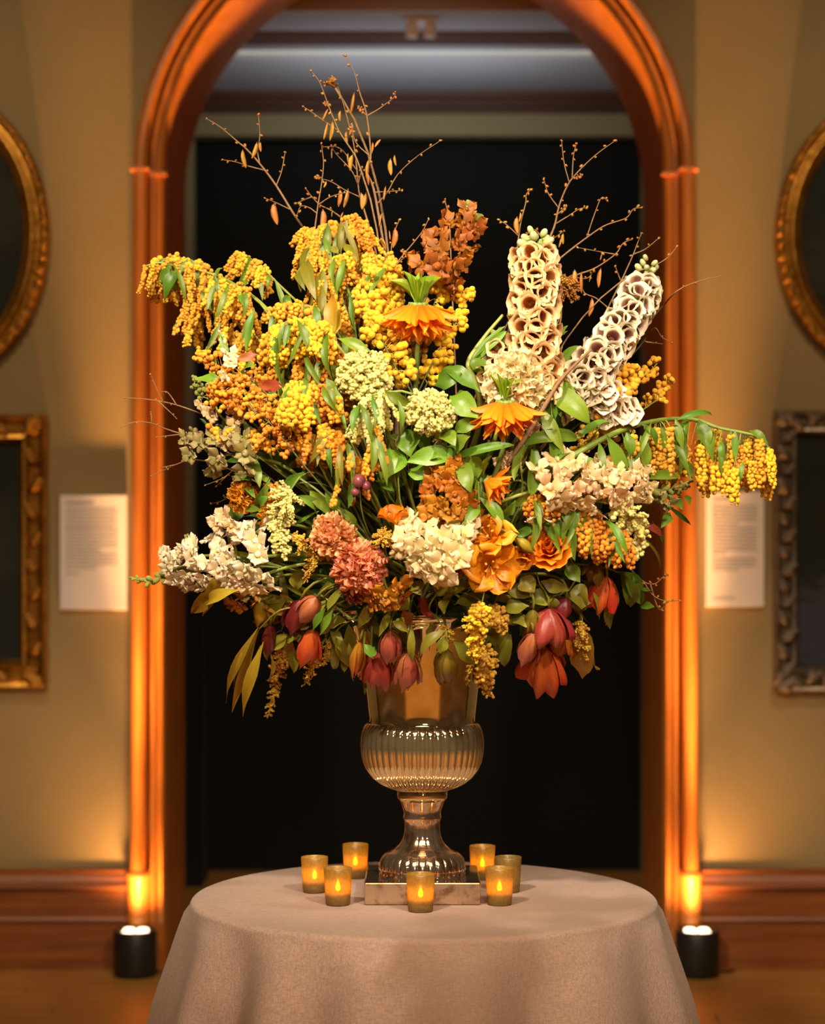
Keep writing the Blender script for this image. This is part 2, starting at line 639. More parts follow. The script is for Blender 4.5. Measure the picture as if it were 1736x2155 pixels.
def uplight(name, label, x):
    y = 7.445
    t = thing(name, label, 'uplight', (x, y, 0))
    r = 0.071
    b = lathe([(r - 0.004, 0), (r, 0.004), (r, 0.144), (r - 0.003, 0.150), (r - 0.008, 0.150), (r - 0.010, 0.138)], 48, cap0=True, cap1=True)
    b.v = [(p[0] + x, p[1] + y, p[2]) for p in b.v]
    link('body', b.mesh('body', M_BLK), t)
    for k in range(4):
        a = PI / 4 + k * PI / 2
        lx, ly = x + 0.031 * math.cos(a), y + 0.031 * math.sin(a)
        c = lathe([(0.0185, 0.0), (0.0185, 0.009), (0.014, 0.0118), (0.006, 0.013)], 20, cap1=True)
        c.v = [(p[0] + lx, p[1] + ly, p[2] + 0.138) for p in c.v]
        link('lens', c.mesh('lens', M_LENS), t)
    c = tube(smooth_path([Vector((x + 0.066, y + 0.02, 0.012)), Vector((x + 0.10, y + 0.03, 0.006)), Vector((x + 0.13, y + 0.07, 0.005))], 4), 0.004, sides=6)
    link('power_lead', B().add(*c).mesh('power_lead', M_BLK), t)
    lamp('uplight_lamp', 'SPOT', (x, y - 0.045, 0.162), (AX + (x - AX) * 0.97, y + 0.07, 3.0), 130, AMBER, 0.03, cone=34, blend=1.0)
    lamp('uplight_lamp', 'SPOT', (x, y - 0.045, 0.162), (AX + (x - AX) * 0.97, y + 0.05, 3.2), 1300, AMBER, 0.03, cone=21, blend=1.0)
    lamp('uplight_lamp', 'SPOT', (x, y - 0.02, 0.162), (x, y - 0.02, 3.0), 26, AMBER, 0.035, cone=150, blend=1.0)


uplight('uplight', 'squat black cylinder uplight on the floor by the left foot of the arch', AX - 0.909)
uplight('uplight', 'squat black cylinder uplight on the floor by the right foot of the arch', AX + 0.922)

# ------------------------------------------------------------------ wall text panels
M_CARD = m_plain('white_card', lin('#cfc4c2'), 0.6, var=0.03)
M_INK = m_plain('grey_print', lin('#9a8f8d'), 0.7)


def text_panel(name, label, x0, y0, x1, y1, blocks):
    yw = 7.578
    a, c = PW(x0, y1, yw), PW(x1, y0, yw)
    o = tag(link(name, bevel_box(name, (a.x, yw, a.z), (c.x, YW - 0.0005, c.z), 0.0015, M_CARD)), label, 'sign')
    b = B()
    for (u0, u1, vv, h) in blocks:
        xx = a.x + u0 * (c.x - a.x)
        xe = a.x + u1 * (c.x - a.x)
        z = c.z - vv * (c.z - a.z)
        while xx < xe - 0.002:            # words of uneven length, far too small to read
            w = min(random.uniform(0.006, 0.02), xe - xx)
            q = [(xx, yw - 0.0006, z - h), (xx + w, yw - 0.0006, z - h), (xx + w, yw - 0.0006, z), (xx, yw - 0.0006, z)]
            b.add(q, [(0, 1, 2, 3)])
            xx += w + 0.0022
    p = link('printed_text', b.mesh('printed_text', M_INK, False), o)
    p['kind'] = 'stuff'


def para(v0, n, u0=0.09, u1=0.86, step=0.032, last=0.6):
    return [(u0, u1 if i < n - 1 else u0 + (u1 - u0) * last, v0 + i * step, 0.0042) for i in range(n)]


text_panel('wall_text_panel', 'white printed text panel on the wall between carved gold frame and arch', 126, 1042, 267, 1283,
           [(0.09, 0.5, 0.06, 0.008)] + para(0.115, 6, last=0.9) + para(0.29, 7, last=0.65) + para(0.505, 5) + [(0.09, 0.3, 0.68, 0.005)])
text_panel('wall_text_panel', 'white printed text panel on the wall below drooping yellow flowers', 1485, 1035, 1608, 1277,
           [(0.12, 0.45, 0.06, 0.008)] + para(0.12, 6, 0.12, 0.88) + para(0.31, 8, 0.12, 0.88, last=0.3) + para(0.58, 4, 0.12, 0.86) + [(0.14, 0.5, 0.92, 0.005)])

# ------------------------------------------------------------------ picture frames
def m_gilt(name, a, b, rough=0.32, metal=0.85):
    n = N(name)
    v = n.coord()
    f = n.noise(v, 14.0, 5.0)
    c = n.ramp(f, [(0.3, a), (0.7, b)])
    return n.end(n.principled(c, rough, metal, n.bump(n.noise(v, 60, 3), 0.4, 0.004)))


M_GOLD = m_gilt('aged_gilding', lin('#8a5c1e'), lin('#c98f3a'))
M_SILV = m_gilt('tarnished_silver_gilding', lin('#5d4c3c'), lin('#94826f'), 0.4, 0.7)


def m_canvas(name, spot, where, size):
    n = N(name)
    v = n.coord('Object')
    f = n.noise(v, 5.0, 4.0)
    c = n.ramp(f, [(0.35, lin('#0c0f0b')), (0.75, lin('#191a10'))])
    d = n.new('ShaderNodeVectorMath', operation='DISTANCE')
    n.ln(v, d.inputs[0]); d.inputs[1].default_value = where
    g = n.noise(n.coord('Object', (3, 1, 8)), 4.0, 3.0)
    s = n.new('ShaderNodeMath', operation='ADD')
    n.ln(d.outputs['Value'], s.inputs[0]); n.ln(n.maprange(g, 0.3, 0.7, -0.05, 0.05), s.inputs[1])
    c = n.mix(n.maprange(s.outputs[0], size * 0.6, size, 0.75, 0.0), c, spot)
    return n.end(n.principled(c, 0.85))


leaf_orn = {}


def ornament(kind):
    """one carved motif of a frame: an acanthus curl seen from the front (XZ plane, relief towards -Y)"""
    b = B()
    rows = [(0.0, 0.10), (0.12, 0.34), (0.3, 0.46), (0.5, 0.42), (0.7, 0.30), (0.86, 0.2), (1.0, 0.04)]
    v, f = [], []
    m = 7
    for i, (t, w) in enumerate(rows):
        for j in range(m):
            s = -1 + 2 * j / (m - 1)
            lob = 1.0 + 0.16 * math.cos(t * 16)
            v.append((s * w * lob + 0.25 * math.sin(t * PI), -0.42 * (1 - s * s) ** 0.5 * math.sin(PI * (0.12 + 0.8 * t)) - 0.05 - 0.12 * math.cos(s * 6) * (1 - abs(s)), t - 0.5))
    for i in range(len(rows) - 1):
        for j in range(m - 1):
            f.append((i * m + j, i * m + j + 1, (i + 1) * m + j + 1, (i + 1) * m + j))
    b.add(v, f)
    bm = bmesh.new()
    bmesh.ops.create_uvsphere(bm, u_segments=10, v_segments=6, radius=0.2)
    vv = [(p.co.x + 0.28, p.co.y - 0.22, p.co.z + 0.32) for p in bm.verts]
    b.add(vv, [[q.index for q in g.verts] for g in bm.faces])
    bm.free()
    return b.mesh('carved_leaf')


ORN = ornament(0)


def oval_frame(name, label, px, py, ax, ay, w, mat, spot):
    c = PW(px, py, YW)
    s = YW / FPX
    A, Bz, W = ax * s, ay * s, w * s
    root = thing(name, label, 'picture frame', (c.x, YW, c.z))
    def ring(nm, prof, m, n=96):
        v, f = [], []
        for i in range(n):
            t = 2 * PI * i / n
            for (r, y) in prof:
                v.append((c.x + (A + r) * math.cos(t), YW - y, c.z + (Bz + r) * math.sin(t)))
        k = len(prof)
        for i in range(n):
            i2 = (i + 1) % n
            for j in range(k - 1):
                f.append((i * k + j, i * k + j + 1, i2 * k + j + 1, i2 * k + j))
        o = link(nm, mesh(nm, v, f, m), root)
        return o
    ring('outer_rail', [(0, 0.0), (0, 0.035), (-0.1 * W, 0.05), (-0.2 * W, 0.052), (-0.3 * W, 0.042), (-0.42 * W, 0.045)], mat)
    ring('inner_rail', [(-0.42 * W, 0.045), (-0.55 * W, 0.06), (-0.68 * W, 0.055), (-0.8 * W, 0.035), (-0.88 * W, 0.036), (-0.95 * W, 0.028), (-W, 0.012)], mat)
    n = 72
    for i in range(n):
        t = 2 * PI * i / n
        x, z = c.x + (A - 0.24 * W) * math.cos(t), c.z + (Bz - 0.24 * W) * math.sin(t)
        if abs(x * FPX / YW + CPX - 868) > 905:
            continue
        M = Matrix.LocRotScale(Vector((x, YW - 0.044, z)), Quaternion((0, 1, 0), -t + (0.5 if i % 2 else -0.4)), Vector((0.034, 0.028, 0.036)))
        link('carved_leaf', ORN, root, M, mat)
    k = 64
    v = [(c.x + (A - 0.97 * W) * math.cos(2 * PI * i / k), YW - 0.014, c.z + (Bz - 0.97 * W) * math.sin(2 * PI * i / k)) for i in range(k)]
    cm = m_canvas('dark_oil_painting', spot[0], (c.x + spot[1], YW, c.z + spot[2]), spot[3])
    link('canvas', mesh('canvas', v, [tuple(range(k))[::-1]], cm, None, False), root)


def rect_frame(name, label, x0, y0, x1, y1, wl, mat, spot, step, big):
    a, c = PW(x0, y1, 7.56), PW(x1, y0, 7.56)
    W = wl * 7.56 / FPX
    root = thing(name, label, 'picture frame', ((a.x + c.x) / 2, YW, a.z))
    prof = [(0, 0.0), (0, 0.04), (0.08 * W, 0.055), (0.2 * W, 0.05), (0.3 * W, 0.032), (0.6 * W, 0.032), (0.7 * W, 0.045), (0.8 * W, 0.048), (0.88 * W, 0.03), (W, 0.012)]
    def rail(nm, p0, p1, inward):
        v, f = [], []
        d = (p1 - p0).normalized()
        for p, sg in ((p0, 1), (p1, -1)):
            for (r, y) in prof:
                q = p + inward * r + d * (r * sg)
                v.append((q.x, YW - y, q.z))
        k = len(prof)
        f = [(j, j + 1, j + 1 + k, j + k) for j in range(k - 1)]
        link(nm, mesh(nm, v, f, mat, None, False), root)
        L = (p1 - p0).length
        m = max(2, int(L / step))
        for i in range(m):
            q = p0 + d * ((i + 0.5) * L / m) + inward * (0.45 * W)
            if abs(q.x * FPX / 7.56) > 905:
                continue
            ang = math.atan2(d.x, d.z) + (0.55 if i % 2 else -0.35)
            s = big * random.uniform(0.85, 1.2)
            link('carved_leaf', ORN, root, Matrix.LocRotScale(Vector((q.x, YW - 0.034, q.z)), Quaternion((0, 1, 0), ang), Vector((s * (1 if i % 2 else -1), s, s * 1.1))), mat)
    tl, tr, bl, br = Vector((a.x, 0, c.z)), Vector((c.x, 0, c.z)), Vector((a.x, 0, a.z)), Vector((c.x, 0, a.z))
    rail('top_rail', tl, tr, Vector((0, 0, -1)))
    rail('bottom_rail', bl, br, Vector((0, 0, 1)))
    rail('side_rail', bl, tl, Vector((1, 0, 0)))
    rail('side_rail', br, tr, Vector((-1, 0, 0)))
    for q, sx, sz in ((tl, 1, -1), (tr, -1, -1), (bl, 1, 1), (br, -1, 1)):
        p = q + Vector((sx * 0.4 * W, 0, sz * 0.4 * W))
        if abs(p.x * FPX / 7.56) < 905:
            link('corner_carving', ORN, root, Matrix.LocRotScale(Vector((p.x, YW - 0.042, p.z)), Quaternion((0, 1, 0), sx * sz * 0.8), Vector((0.06 * sx, 0.05, 0.07))), mat)
    i = W * 0.97
    v = [(a.x + i, YW - 0.014, a.z + i), (c.x - i, YW - 0.014, a.z + i), (c.x - i, YW - 0.014, c.z - i), (a.x + i, YW - 0.014, c.z - i)]
    cm = m_canvas('dark_oil_painting', spot[0], ((a.x + c.x) / 2 + spot[1], YW, a.z + spot[2]), spot[3])
    link('canvas', mesh('canvas', v, [(0, 1, 2, 3)], cm, None, False), root)


dk = lin('#2a2818')
oval_frame('oval_frame', 'gold oval picture frame above the gold rectangular frame', -108, 495, 214, 298, 58, M_GOLD, (dk, 0.1, 0.1, 0.2))
oval_frame('oval_frame', 'gold oval picture frame above the tarnished silver frame', 1866, 495, 236, 290, 56, M_GOLD, (dk, -0.1, -0.1, 0.2))
rect_frame('carved_frame', 'bright gold rectangular frame with a dark painting hung beside wall text', -330, 872, 98, 1449, 62, M_GOLD, (dk, 0.1, 0.5, 0.2), 0.085, 0.05)
rect_frame('carved_frame', 'tarnished silver leaf-carved frame around a dark painting', 1631, 864, 2070, 1456, 53, M_SILV, (lin('#3c3746'), -0.18, 0.22, 0.17), 0.052, 0.052)

# ================================================================== TABLE
def m_linen(name, col):
    n = N(name)
    v = n.coord('Object')
    big = n.noise(v, 5.0, 3.0)
    w1 = n.noise(n.coord('Object', (330, 330, 60)), 1.0, 2.0)
    w2 = n.noise(n.coord('Object', (60, 330, 330)), 1.0, 2.0)
    add = n.new('ShaderNodeMath', operation='ADD')
    n.ln(w1, add.inputs[0]); n.ln(w2, add.inputs[1])
    stain = n.noise(v, 3.2, 2.0)
    c = n.hsv(col, val=n.maprange(add.outputs[0], 0.7, 1.3, 0.80, 1.20))
    c = n.mix(n.maprange(stain, 0.50, 0.62, 0, 0.55), c, lin('#7d5f48'))
    c = n.hsv(c, val=n.maprange(big, 0.3, 0.7, 0.94, 1.06))
    return n.end(n.principled(c, 0.8, 0.0, n.bump(add.outputs[0], 0.35, 0.002), Sheen_Weight=0.15))


M_LINEN = m_linen('natural_linen', lin('#a98d7e'))
TX, TY, TZ, TR = 0.022, 4.45, 0.763, 0.452


def tablecloth():
    n = 240
    rows = []
    for r in np.linspace(0.001, TR - 0.012, 14):
        rows.append((r, TZ, 0.0))
    for a in np.linspace(0.25, PI / 2, 5):
        rows.append((TR - 0.012 + 0.014 * math.sin(a), TZ - 0.014 + 0.014 * math.cos(a), 0.0))
    for d in np.linspace(0.03, 0.752, 26):
        rows.append((TR + 0.002 + 0.16 * d + 0.05 * min(1, d / 0.2) * 0.4, TZ - d, d))
    fold = [(random.uniform(0, 2 * PI), k) for k in (5, 7, 11, 13, 17)]
    v, uv = [], []
    for i, (r, z, d) in enumerate(rows):
        for j in range(n):
            t = 2 * PI * j / n
            w = sum(math.sin(k * t + p) for p, k in fold) / 5.0
            w2 = math.sin(14 * t + 1.2 + 0.8 * math.sin(3 * t))
            amp = 0.046 * min(1.0, d / 0.40) + 0.004 * min(1, d / 0.05) * (d > 0)
            rr = r + amp * (0.75 * w2 + 0.8 * w)
            crease = 0.0
            dt = (t - 1.5 * PI + 0.03 + PI) % (2 * PI) - PI        # pressed crease down the front
            crease = 0.0035 * math.exp(-(dt / 0.012) ** 2)
            zz = z + (crease * 0.3 if d == 0 and r > 0.2 else 0)
            if d == 0:
                zz += 0.0012 * math.sin(9 * r + 3 * math.sin(2 * t)) * math.sin(3 * t + 11 * r) * (r / TR) * (1 if 0.17 < r < TR - .02 else 0)
            if d > 0:
                rr += crease
            v.append((TX + rr * math.cos(t), TY + rr * math.sin(t), max(zz, 0.004)))
            uv.append((i / len(rows), j / n))
    f = []
    for i in range(len(rows) - 1):
        for j in range(n):
            k = (j + 1) % n
            f.append((i * n + j, i * n + k, (i + 1) * n + k, (i + 1) * n + j))
    f.append(tuple(range(n)))
    me = mesh('tablecloth', v, [q[::-1] for q in f], M_LINEN, uv)
    tag(link('tablecloth', me), 'natural linen cloth draped over the round table to the floor', 'tablecloth')


tablecloth()
# ------------------------------------------------------------------ silvered glass urn
def m_mercury(name, a, bcol, rough, patch):
    n = N(name)
    v = n.coord('Object')
    f = n.noise(v, 28.0, 5.0, 0.6)
    g = n.noise(v, 7.0, 4.0)
    c = n.mix(n.maprange(f, 0.5, 0.62, 0, patch), a, bcol)
    c = n.hsv(c, val=n.maprange(g, 0.3, 0.7, 0.86, 1.08))
    r = n.maprange(f, 0.4, 0.7, rough, rough + 0.18 * patch)
    return n.end(n.principled(c, r, 0.93, n.bump(g, 0.05, 0.004), Coat_Weight=0.6, Coat_Roughness=0.03))


M_URN = m_mercury('silvered_glass', lin('#ecd9ac'), lin('#cfae72'), 0.04, 0.3)
M_FOOT = m_mercury('mottled_mercury_glass', lin('#d2b79a'), lin('#8a6140'), 0.07, 0.8)
UX = PW(888.5, 1500, Y0).x
UY = Y0


def zz(y):
    return CAM_H - (y - CPY) * U


def urn():
    t = thing('urn', 'silvered glass pedestal urn with ribbed bowl holding the flowers', 'vase', (UX, UY, TZ))
    def part(nm, prof, rib, n, m, **k):
        b = lathe([(r * U, zz(y)) + tuple(x) for r, y, *x in prof], n, rib, **k)
        b.v = [(p[0] + UX, p[1] + UY, p[2]) for p in b.v]
        return link(nm, b.mesh(nm, m), t)
    def facet(t_, row):
        k = 10
        a = (t_ - 1.5 * PI + PI / k) % (2 * PI / k) - PI / k
        return 1 + row[2] * (math.cos(PI / k) / math.cos(a) - 1) * 0.85
    cup = [(166, 1288, 0), (168, 1291, 0), (167, 1296, 0), (158, 1303, 0), (150, 1309, 0), (148, 1313, .3), (145, 1320, .8), (137, 1350, 1), (130, 1380, 1), (124, 1405, 1), (119.5, 1431, 1), (115, 1470, 1), (112, 1500, 1), (110.5, 1514, .8), (111, 1522, 0)]
    inn = [(106, 1514, 0), (113, 1440, 0), (126, 1385, 0), (141, 1320, 0), (154, 1300, 0), (160, 1289, 0), (166, 1288, 0)]
    part('cup', [(100, 1522, 0)] + inn + cup, facet, 160, M_URN)
    def ribs(k):
        def fn(t_, row):
            x = (((t_ - 1.5 * PI) * k / (2 * PI) + 0.5) % 1.0) * 2 - 1
            return 1 + row[2] * (math.sqrt(1 - 0.93 * x * x) - 0.65) * 1.1
        return fn
    bowl = [(111, 1519, 0), (114, 1520, 0), (118, 1523, .01), (122, 1530, .03), (125, 1541, .05), (126.5, 1555, .06), (127, 1568, .06), (126, 1585, .06), (122, 1604, .06), (114.5, 1621, .06), (103, 1636, .06), (88, 1648, .06), (70, 1657, .05), (58, 1661, .03), (52, 1664, 0)]
    part('bowl', bowl, ribs(46), 736, M_URN)
    part('collar', [(50, 1663, 0), (52.5, 1665, 0), (52.8, 1668, 0), (52.5, 1677, 0), (51, 1680, 0), (47.5, 1684, 0)], None, 64, M_URN)
    neck = [(47.5, 1683, 0), (44, 1692, 0), (40.5, 1702, 0), (38.5, 1711, 0), (39.8, 1716, 0), (40.3, 1719, 0), (39.2, 1723, 0), (37.2, 1728, .02), (36.6, 1742, .035), (38.5, 1757, .035), (42.5, 1768, .035), (49, 1778, .03), (59, 1786, .02), (70, 1791, 0), (72, 1792, 0)]
    part('neck', neck, ribs(14), 224, M_FOOT)
    dome = [(70, 1791, 0), (74, 1793, 0), (79, 1797, .02), (84, 1803, .045), (87.5, 1811, .05), (90, 1821, .05), (90.5, 1830, .045), (89, 1835, .02), (91, 1837, 0), (91, 1839.5, 0), (86, 1839.6, 0)]
    part('foot', dome, ribs(28), 448, M_FOOT)
    h = 0.1105
    link('plinth', bevel_box('plinth', (UX - h, UY - h, TZ + 0.0005), (UX + h, UY + h, zz(1838.5)), 0.0025, M_FOOT), t)


urn()

# ------------------------------------------------------------------ votive candles
def m_votive():
    n = N('frosted_amber_glass')
    v = n.coord('Object')
    f = n.noise(v, 160.0, 3.0)
    sep = n.new('ShaderNodeSeparateXYZ')
    n.ln(v, sep.inputs[0])
    mott = n.maprange(f, 0.42, 0.6, 0.0, 1.0)
    band = n.ramp(n.maprange(sep.outputs[2], 0.0, 0.068, 0, 1), [(0.15, (0, 0, 0, 1)), (0.3, (1, 1, 1, 1)), (0.6, (1, 1, 1, 1)), (0.75, (0, 0, 0, 1))])
    c = n.mix(band, lin('#c0a050'), lin('#e0b24a'))
    tr = n.new('ShaderNodeBsdfTransparent')
    n.ln(c, tr.inputs[0])
    tl = n.new('ShaderNodeBsdfTranslucent')
    n.ln(c, tl.inputs[0])
    df = n.new('ShaderNodeBsdfDiffuse')
    df.inputs[0].default_value = lin('#b8964a')
    gl = n.new('ShaderNodeBsdfGlossy')
    gl.inputs[0].default_value = (0.8, 0.75, 0.6, 1)
    gl.inputs['Roughness'].default_value = 0.3
    m1 = n.new('ShaderNodeMixShader'); m1.inputs[0].default_value = 0.55
    n.ln(tl.outputs[0], m1.inputs[1]); n.ln(df.outputs[0], m1.inputs[2])
    mul = n.new('ShaderNodeMath', operation='MULTIPLY_ADD')
    n.ln(mott, mul.inputs[0]); mul.inputs[1].default_value = 0.14; mul.inputs[2].default_value = 0.42
    m2 = n.new('ShaderNodeMixShader')
    n.ln(mul.outputs[0], m2.inputs[0])
    n.ln(m1.outputs[0], m2.inputs[1]); n.ln(tr.outputs[0], m2.inputs[2])
    m3 = n.new('ShaderNodeMixShader'); m3.inputs[0].default_value = 0.10
    n.ln(m2.outputs[0], m3.inputs[1]); n.ln(gl.outputs[0], m3.inputs[2])
    return n.end(m3.outputs[0])


M_VOT = m_votive()
M_WAX = m_petal('candle_wax', lin('#d9cdb4'), lin('#d9cdb4'), trans=0.5, vein=0.0)
M_FLAME = m_emit('candle_flame', (1.0, 0.72, 0.28, 1), 30.0)
M_WICK = m_plain('black_wick', (0.01, 0.008, 0.006, 1), 0.9)
R_, H_ = 0.0272, 0.0700
gp = [(0.0, 0.0), (0.0215, 0.0), (0.0232, 0.0015), (0.0245, 0.02), (0.0262, 0.05), (R_, H_ - 0.001), (R_ - 0.0006, H_), (R_ - 0.0018, H_), (R_ - 0.0023, H_ - 0.001), (0.0240, 0.05), (0.0222, 0.02), (0.0212, 0.0075), (0.0, 0.007)]
VOT_ME = lathe([(max(r, 0.0002), z) for r, z in gp], 40).mesh('glass_cup', M_VOT)
WAX_ME = lathe([(0.0002, 0.0078), (0.0198, 0.0078), (0.0202, 0.022), (0.0195, 0.0228), (0.0002, 0.0222)], 28).mesh('candle', M_WAX)
WICK_ME = B().add(*tube([Vector((0, 0, 0.021)), Vector((0.0006, 0, 0.026)), Vector((0.0015, 0, 0.030))], 0.0008, sides=5)).mesh('wick', M_WICK)
FLM_ME = lathe([(0.0003, 0.0250), (0.0034, 0.0268), (0.0050, 0.0305), (0.0046, 0.0350), (0.0028, 0.0405), (0.0011, 0.0450), (0.0002, 0.0485)], 14).mesh('flame', M_FLAME)


def votive(label, px, py, s=1.0, lit=True):
    y = (CAM_H - TZ) * FPX / (py - CPY) + 0.0225
    x = (px - CPX) * y / FPX
    t = thing('votive_candle', label, 'candle', (x, y, TZ + 0.0006), 'amber votive candles around the urn')
    M = Matrix.LocRotScale(Vector((x, y, TZ + 0.0006)), Quaternion((0, 0, 1), random.uniform(0, 6)), Vector((s, s, s)))
    for nm, me in (('glass_cup', VOT_ME), ('candle', WAX_ME), ('wick', WICK_ME)) + ((('flame', FLM_ME),) if lit else ()):
        link(nm, me, t, M)
    if lit:
        lamp('flame_lamp', 'POINT', (x, y, TZ + 0.040), (x, y, 0), 0.22, (1.0, 0.66, 0.25), 0.006)


votive('lit amber glass votive candle farthest left on the table', 662, 1881, 0.98)
votive('lit amber votive candle in front of the left corner of the urn base', 711, 1908, 1.0)
votive('lit amber votive candle behind the left corner of the urn base', 748, 1851, 0.98)
votive('lit amber votive candle directly in front of the urn base', 885, 1922, 1.0)
votive('lit amber votive candle touching the back right of the urn base', 1015, 1854, 0.97)
votive('amber votive candle without visible flame, half hidden by another votive', 1069, 1881, 0.98, False)
votive('lit amber votive candle in front of the flameless votive', 1051, 1908, 1.0)

# ================================================================== FLOWERS: materials
def hexes(*h):
    return [lin(x) for x in h]


M_STEM = m_petal('green_stem', lin('#7d8a34'), lin('#8f9a45'), vein=0.05, trans=0.0)
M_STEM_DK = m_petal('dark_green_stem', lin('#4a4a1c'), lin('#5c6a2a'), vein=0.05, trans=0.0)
M_TWIG = m_plain('dry_twig_bark', lin('#8a6844'), 0.8, scale=40, var=0.2, bump=0.5)
M_POD = m_petal('dry_seed_pod', lin('#a06a20'), lin('#c88a3a'), vein=0.2, trans=0.15)
M_LEAF = m_petal('mid_green_leaf', lin('#5c7a20'), lin('#6f8c2c'), rough=0.38, trans=0.22, vein=0.14, hue=0.025, val=0.2)
M_LEAF_B = m_petal('fresh_green_leaf', lin('#668a22'), lin('#7a9e30'), rough=0.36, trans=0.25, vein=0.14, hue=0.02, val=0.2)
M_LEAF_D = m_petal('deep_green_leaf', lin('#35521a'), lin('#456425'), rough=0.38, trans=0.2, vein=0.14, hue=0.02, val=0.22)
M_LEAF_O = m_petal('olive_leaf', lin('#7d7a20'), lin('#8f8a2c'), rough=0.42, trans=0.25, vein=0.14, hue=0.02, val=0.18)
M_LEAF_Y = m_petal('yellowing_leaf', lin('#a8902a'), lin('#a87c1c'), rough=0.42, trans=0.25, vein=0.14, hue=0.02, val=0.15)
M_LEAF_R = m_petal('russet_leaf', lin('#8a3a24'), lin('#a8502c'), rough=0.45, trans=0.2, vein=0.16, hue=0.02, val=0.15)


def m_fuzzy(name, a, b, val=0.12):
    n = N(name)
    v = n.coord('Object')
    f = n.noise(v, 60.0, 2.0)
    g = n.noise(v, 900.0, 2.0)
    info = n.new('ShaderNodeObjectInfo')
    c = n.mix(n.maprange(f, 0.3, 0.7, 0, 1), a, b)
    c = n.hsv(c, h=n.maprange(info.outputs['Random'], 0, 1, 0.485, 0.51), val=n.maprange(info.outputs['Random'], 0, 1, 1 - val, 1 + val))
    p = n.principled(c, 0.75, 0.0, n.bump(g, 0.5, 0.0008), Sheen_Weight=0.25)
    tl = n.new('ShaderNodeBsdfTranslucent'); n.ln(c, tl.inputs[0])
    mx = n.new('ShaderNodeMixShader'); mx.inputs[0].default_value = 0.2
    n.ln(p, mx.inputs[1]); n.ln(tl.outputs[0], mx.inputs[2])
    return n.end(mx.outputs[0])


M_YEL = m_fuzzy('yellow_pompom_blossom', lin('#f0bc10'), lin('#f7cd1e'))
M_YEL2 = m_fuzzy('golden_blossom', lin('#e3a60e'), lin('#f0b81a'))
M_ORY = m_fuzzy('orange_yellow_blossom', lin('#ea9a0a'), lin('#f2ac14'))
M_LIME = m_fuzzy('pale_lime_blossom', lin('#e2da72'), lin('#f0ea98'))
M_GLD = m_fuzzy('dull_gold_blossom', lin('#cf9a1c'), lin('#dcb030'))
M_GREENBUD = m_fuzzy('green_bud', lin('#8f9a3c'), lin('#a8a84a'))

# ------------------------------------------------------------------ template meshes
_ico = bmesh.new()
bmesh.ops.create_icosphere(_ico, subdivisions=2, radius=1.0)
ICO_V = np.array([v.co[:] for v in _ico.verts])
ICO_F = [tuple(v.index for v in f.verts) for f in _ico.faces]
_ico.free()
_ico = bmesh.new()
bmesh.ops.create_icosphere(_ico, subdivisions=1, radius=1.0)
ICO1_V = np.array([v.co[:] for v in _ico.verts])
ICO1_F = [tuple(v.index for v in f.verts) for f in _ico.faces]
_ico.free()
rng = np.random.default_rng(11)


def blob(b, c, r, squash=(1, 1, 1), fine=True, lump=0.1):
    V, F = (ICO_V, ICO_F) if fine else (ICO1_V, ICO1_F)
    q = rng.normal(size=(3, 3))
    q, _ = np.linalg.qr(q)
    v = V * (1 + lump * rng.normal(size=(len(V), 1)) * 0.5)
    v = (v * np.array(squash)) @ q * r + np.array(c)
    b.add(v, F, [(0.5, 0.5)] * len(v))


def raceme(kind, L, r):
    """a hanging chain or grape of small pompoms along -Z, length L, pompom radius r"""
    b = B()
    pts = [Vector((0.0, 0, 0))]
    n = 8
    bend = random.uniform(-0.12, 0.12)
    for i in range(1, n + 1):
        t = i / n
        pts.append(Vector((bend * L * t * t, 0.03 * L * math.sin(3 * t), -L * t)))
    b.add(*tube(pts, r * 0.22, r * 0.1, 5))
    if kind == 'chain':
        step, per, rad = r * 1.25, 2, 0.75
    elif kind == 'grape':
        step, per, rad = r * 1.35, 4, 1.75
    else:
        step, per, rad = r * 1.9, 3, 2.1
    m = int(L / step)
    for i in range(m):
        t = (i + 0.5) / m
        c = pts[min(n, int(t * n))].lerp(pts[min(n, int(t * n) + 1)], t * n - int(t * n))
        taper = 1.0 if kind == 'chain' else (0.55 + 0.9 * t if t < 0.5 else 1.0 - 0.75 * (t - 0.5) ** 1.5 * 1.6)
        k = per if kind != 'grape' or t < 0.85 else 2
        for j in range(k):
            a = 2 * PI * j / k + i * 2.4 + random.uniform(-0.4, 0.4)
            d = rad * r * taper * random.uniform(0.75, 1.15)
            p = (c.x + d * math.cos(a), c.y + d * math.sin(a), c.z + random.uniform(-0.4, 0.4) * r)
            rr = r * random.uniform(0.78, 1.12) * (1 if t < 0.9 else 0.8)
            if kind == 'loose':
                b.add(*tube([c + Vector((0, 0, r)), Vector(p)], r * 0.12, r * 0.1, 4))
            blob(b, p, rr, (1, 1, random.uniform(0.8, 1.15)), fine=r > 0.0034)
    return b.mesh('flower_raceme')


RAC = {}


def get_raceme(kind, Lpx, rpx, k):
    key = (kind, int(round(Lpx / 18.0)), round(rpx * 2), k % 3)
    if key not in RAC:
        st = random.getstate()
        RAC[key] = raceme(kind, max(1, key[1]) * 18 * U, key[2] / 2 * U)
        random.setstate(st)
        random.random()
    return RAC[key]


def sheet(L_prof, nu, nv, fn):
    v, uv, f = [], [], []
    for i in range(nu):
        t = i / (nu - 1)
        for j in range(nv):
            s = -1 + 2 * j / (nv - 1)
            v.append(fn(t, s))
            uv.append((t, j / (nv - 1)))
    for i in range(nu - 1):
        for j in range(nv - 1):
            f.append((i * nv + j, i * nv + j + 1, (i + 1) * nv + j + 1, (i + 1) * nv + j))
    return v, f, uv


def prof_at(prof, t):
    return float(np.interp(t, [p[0] for p in prof], [p[1] for p in prof]))


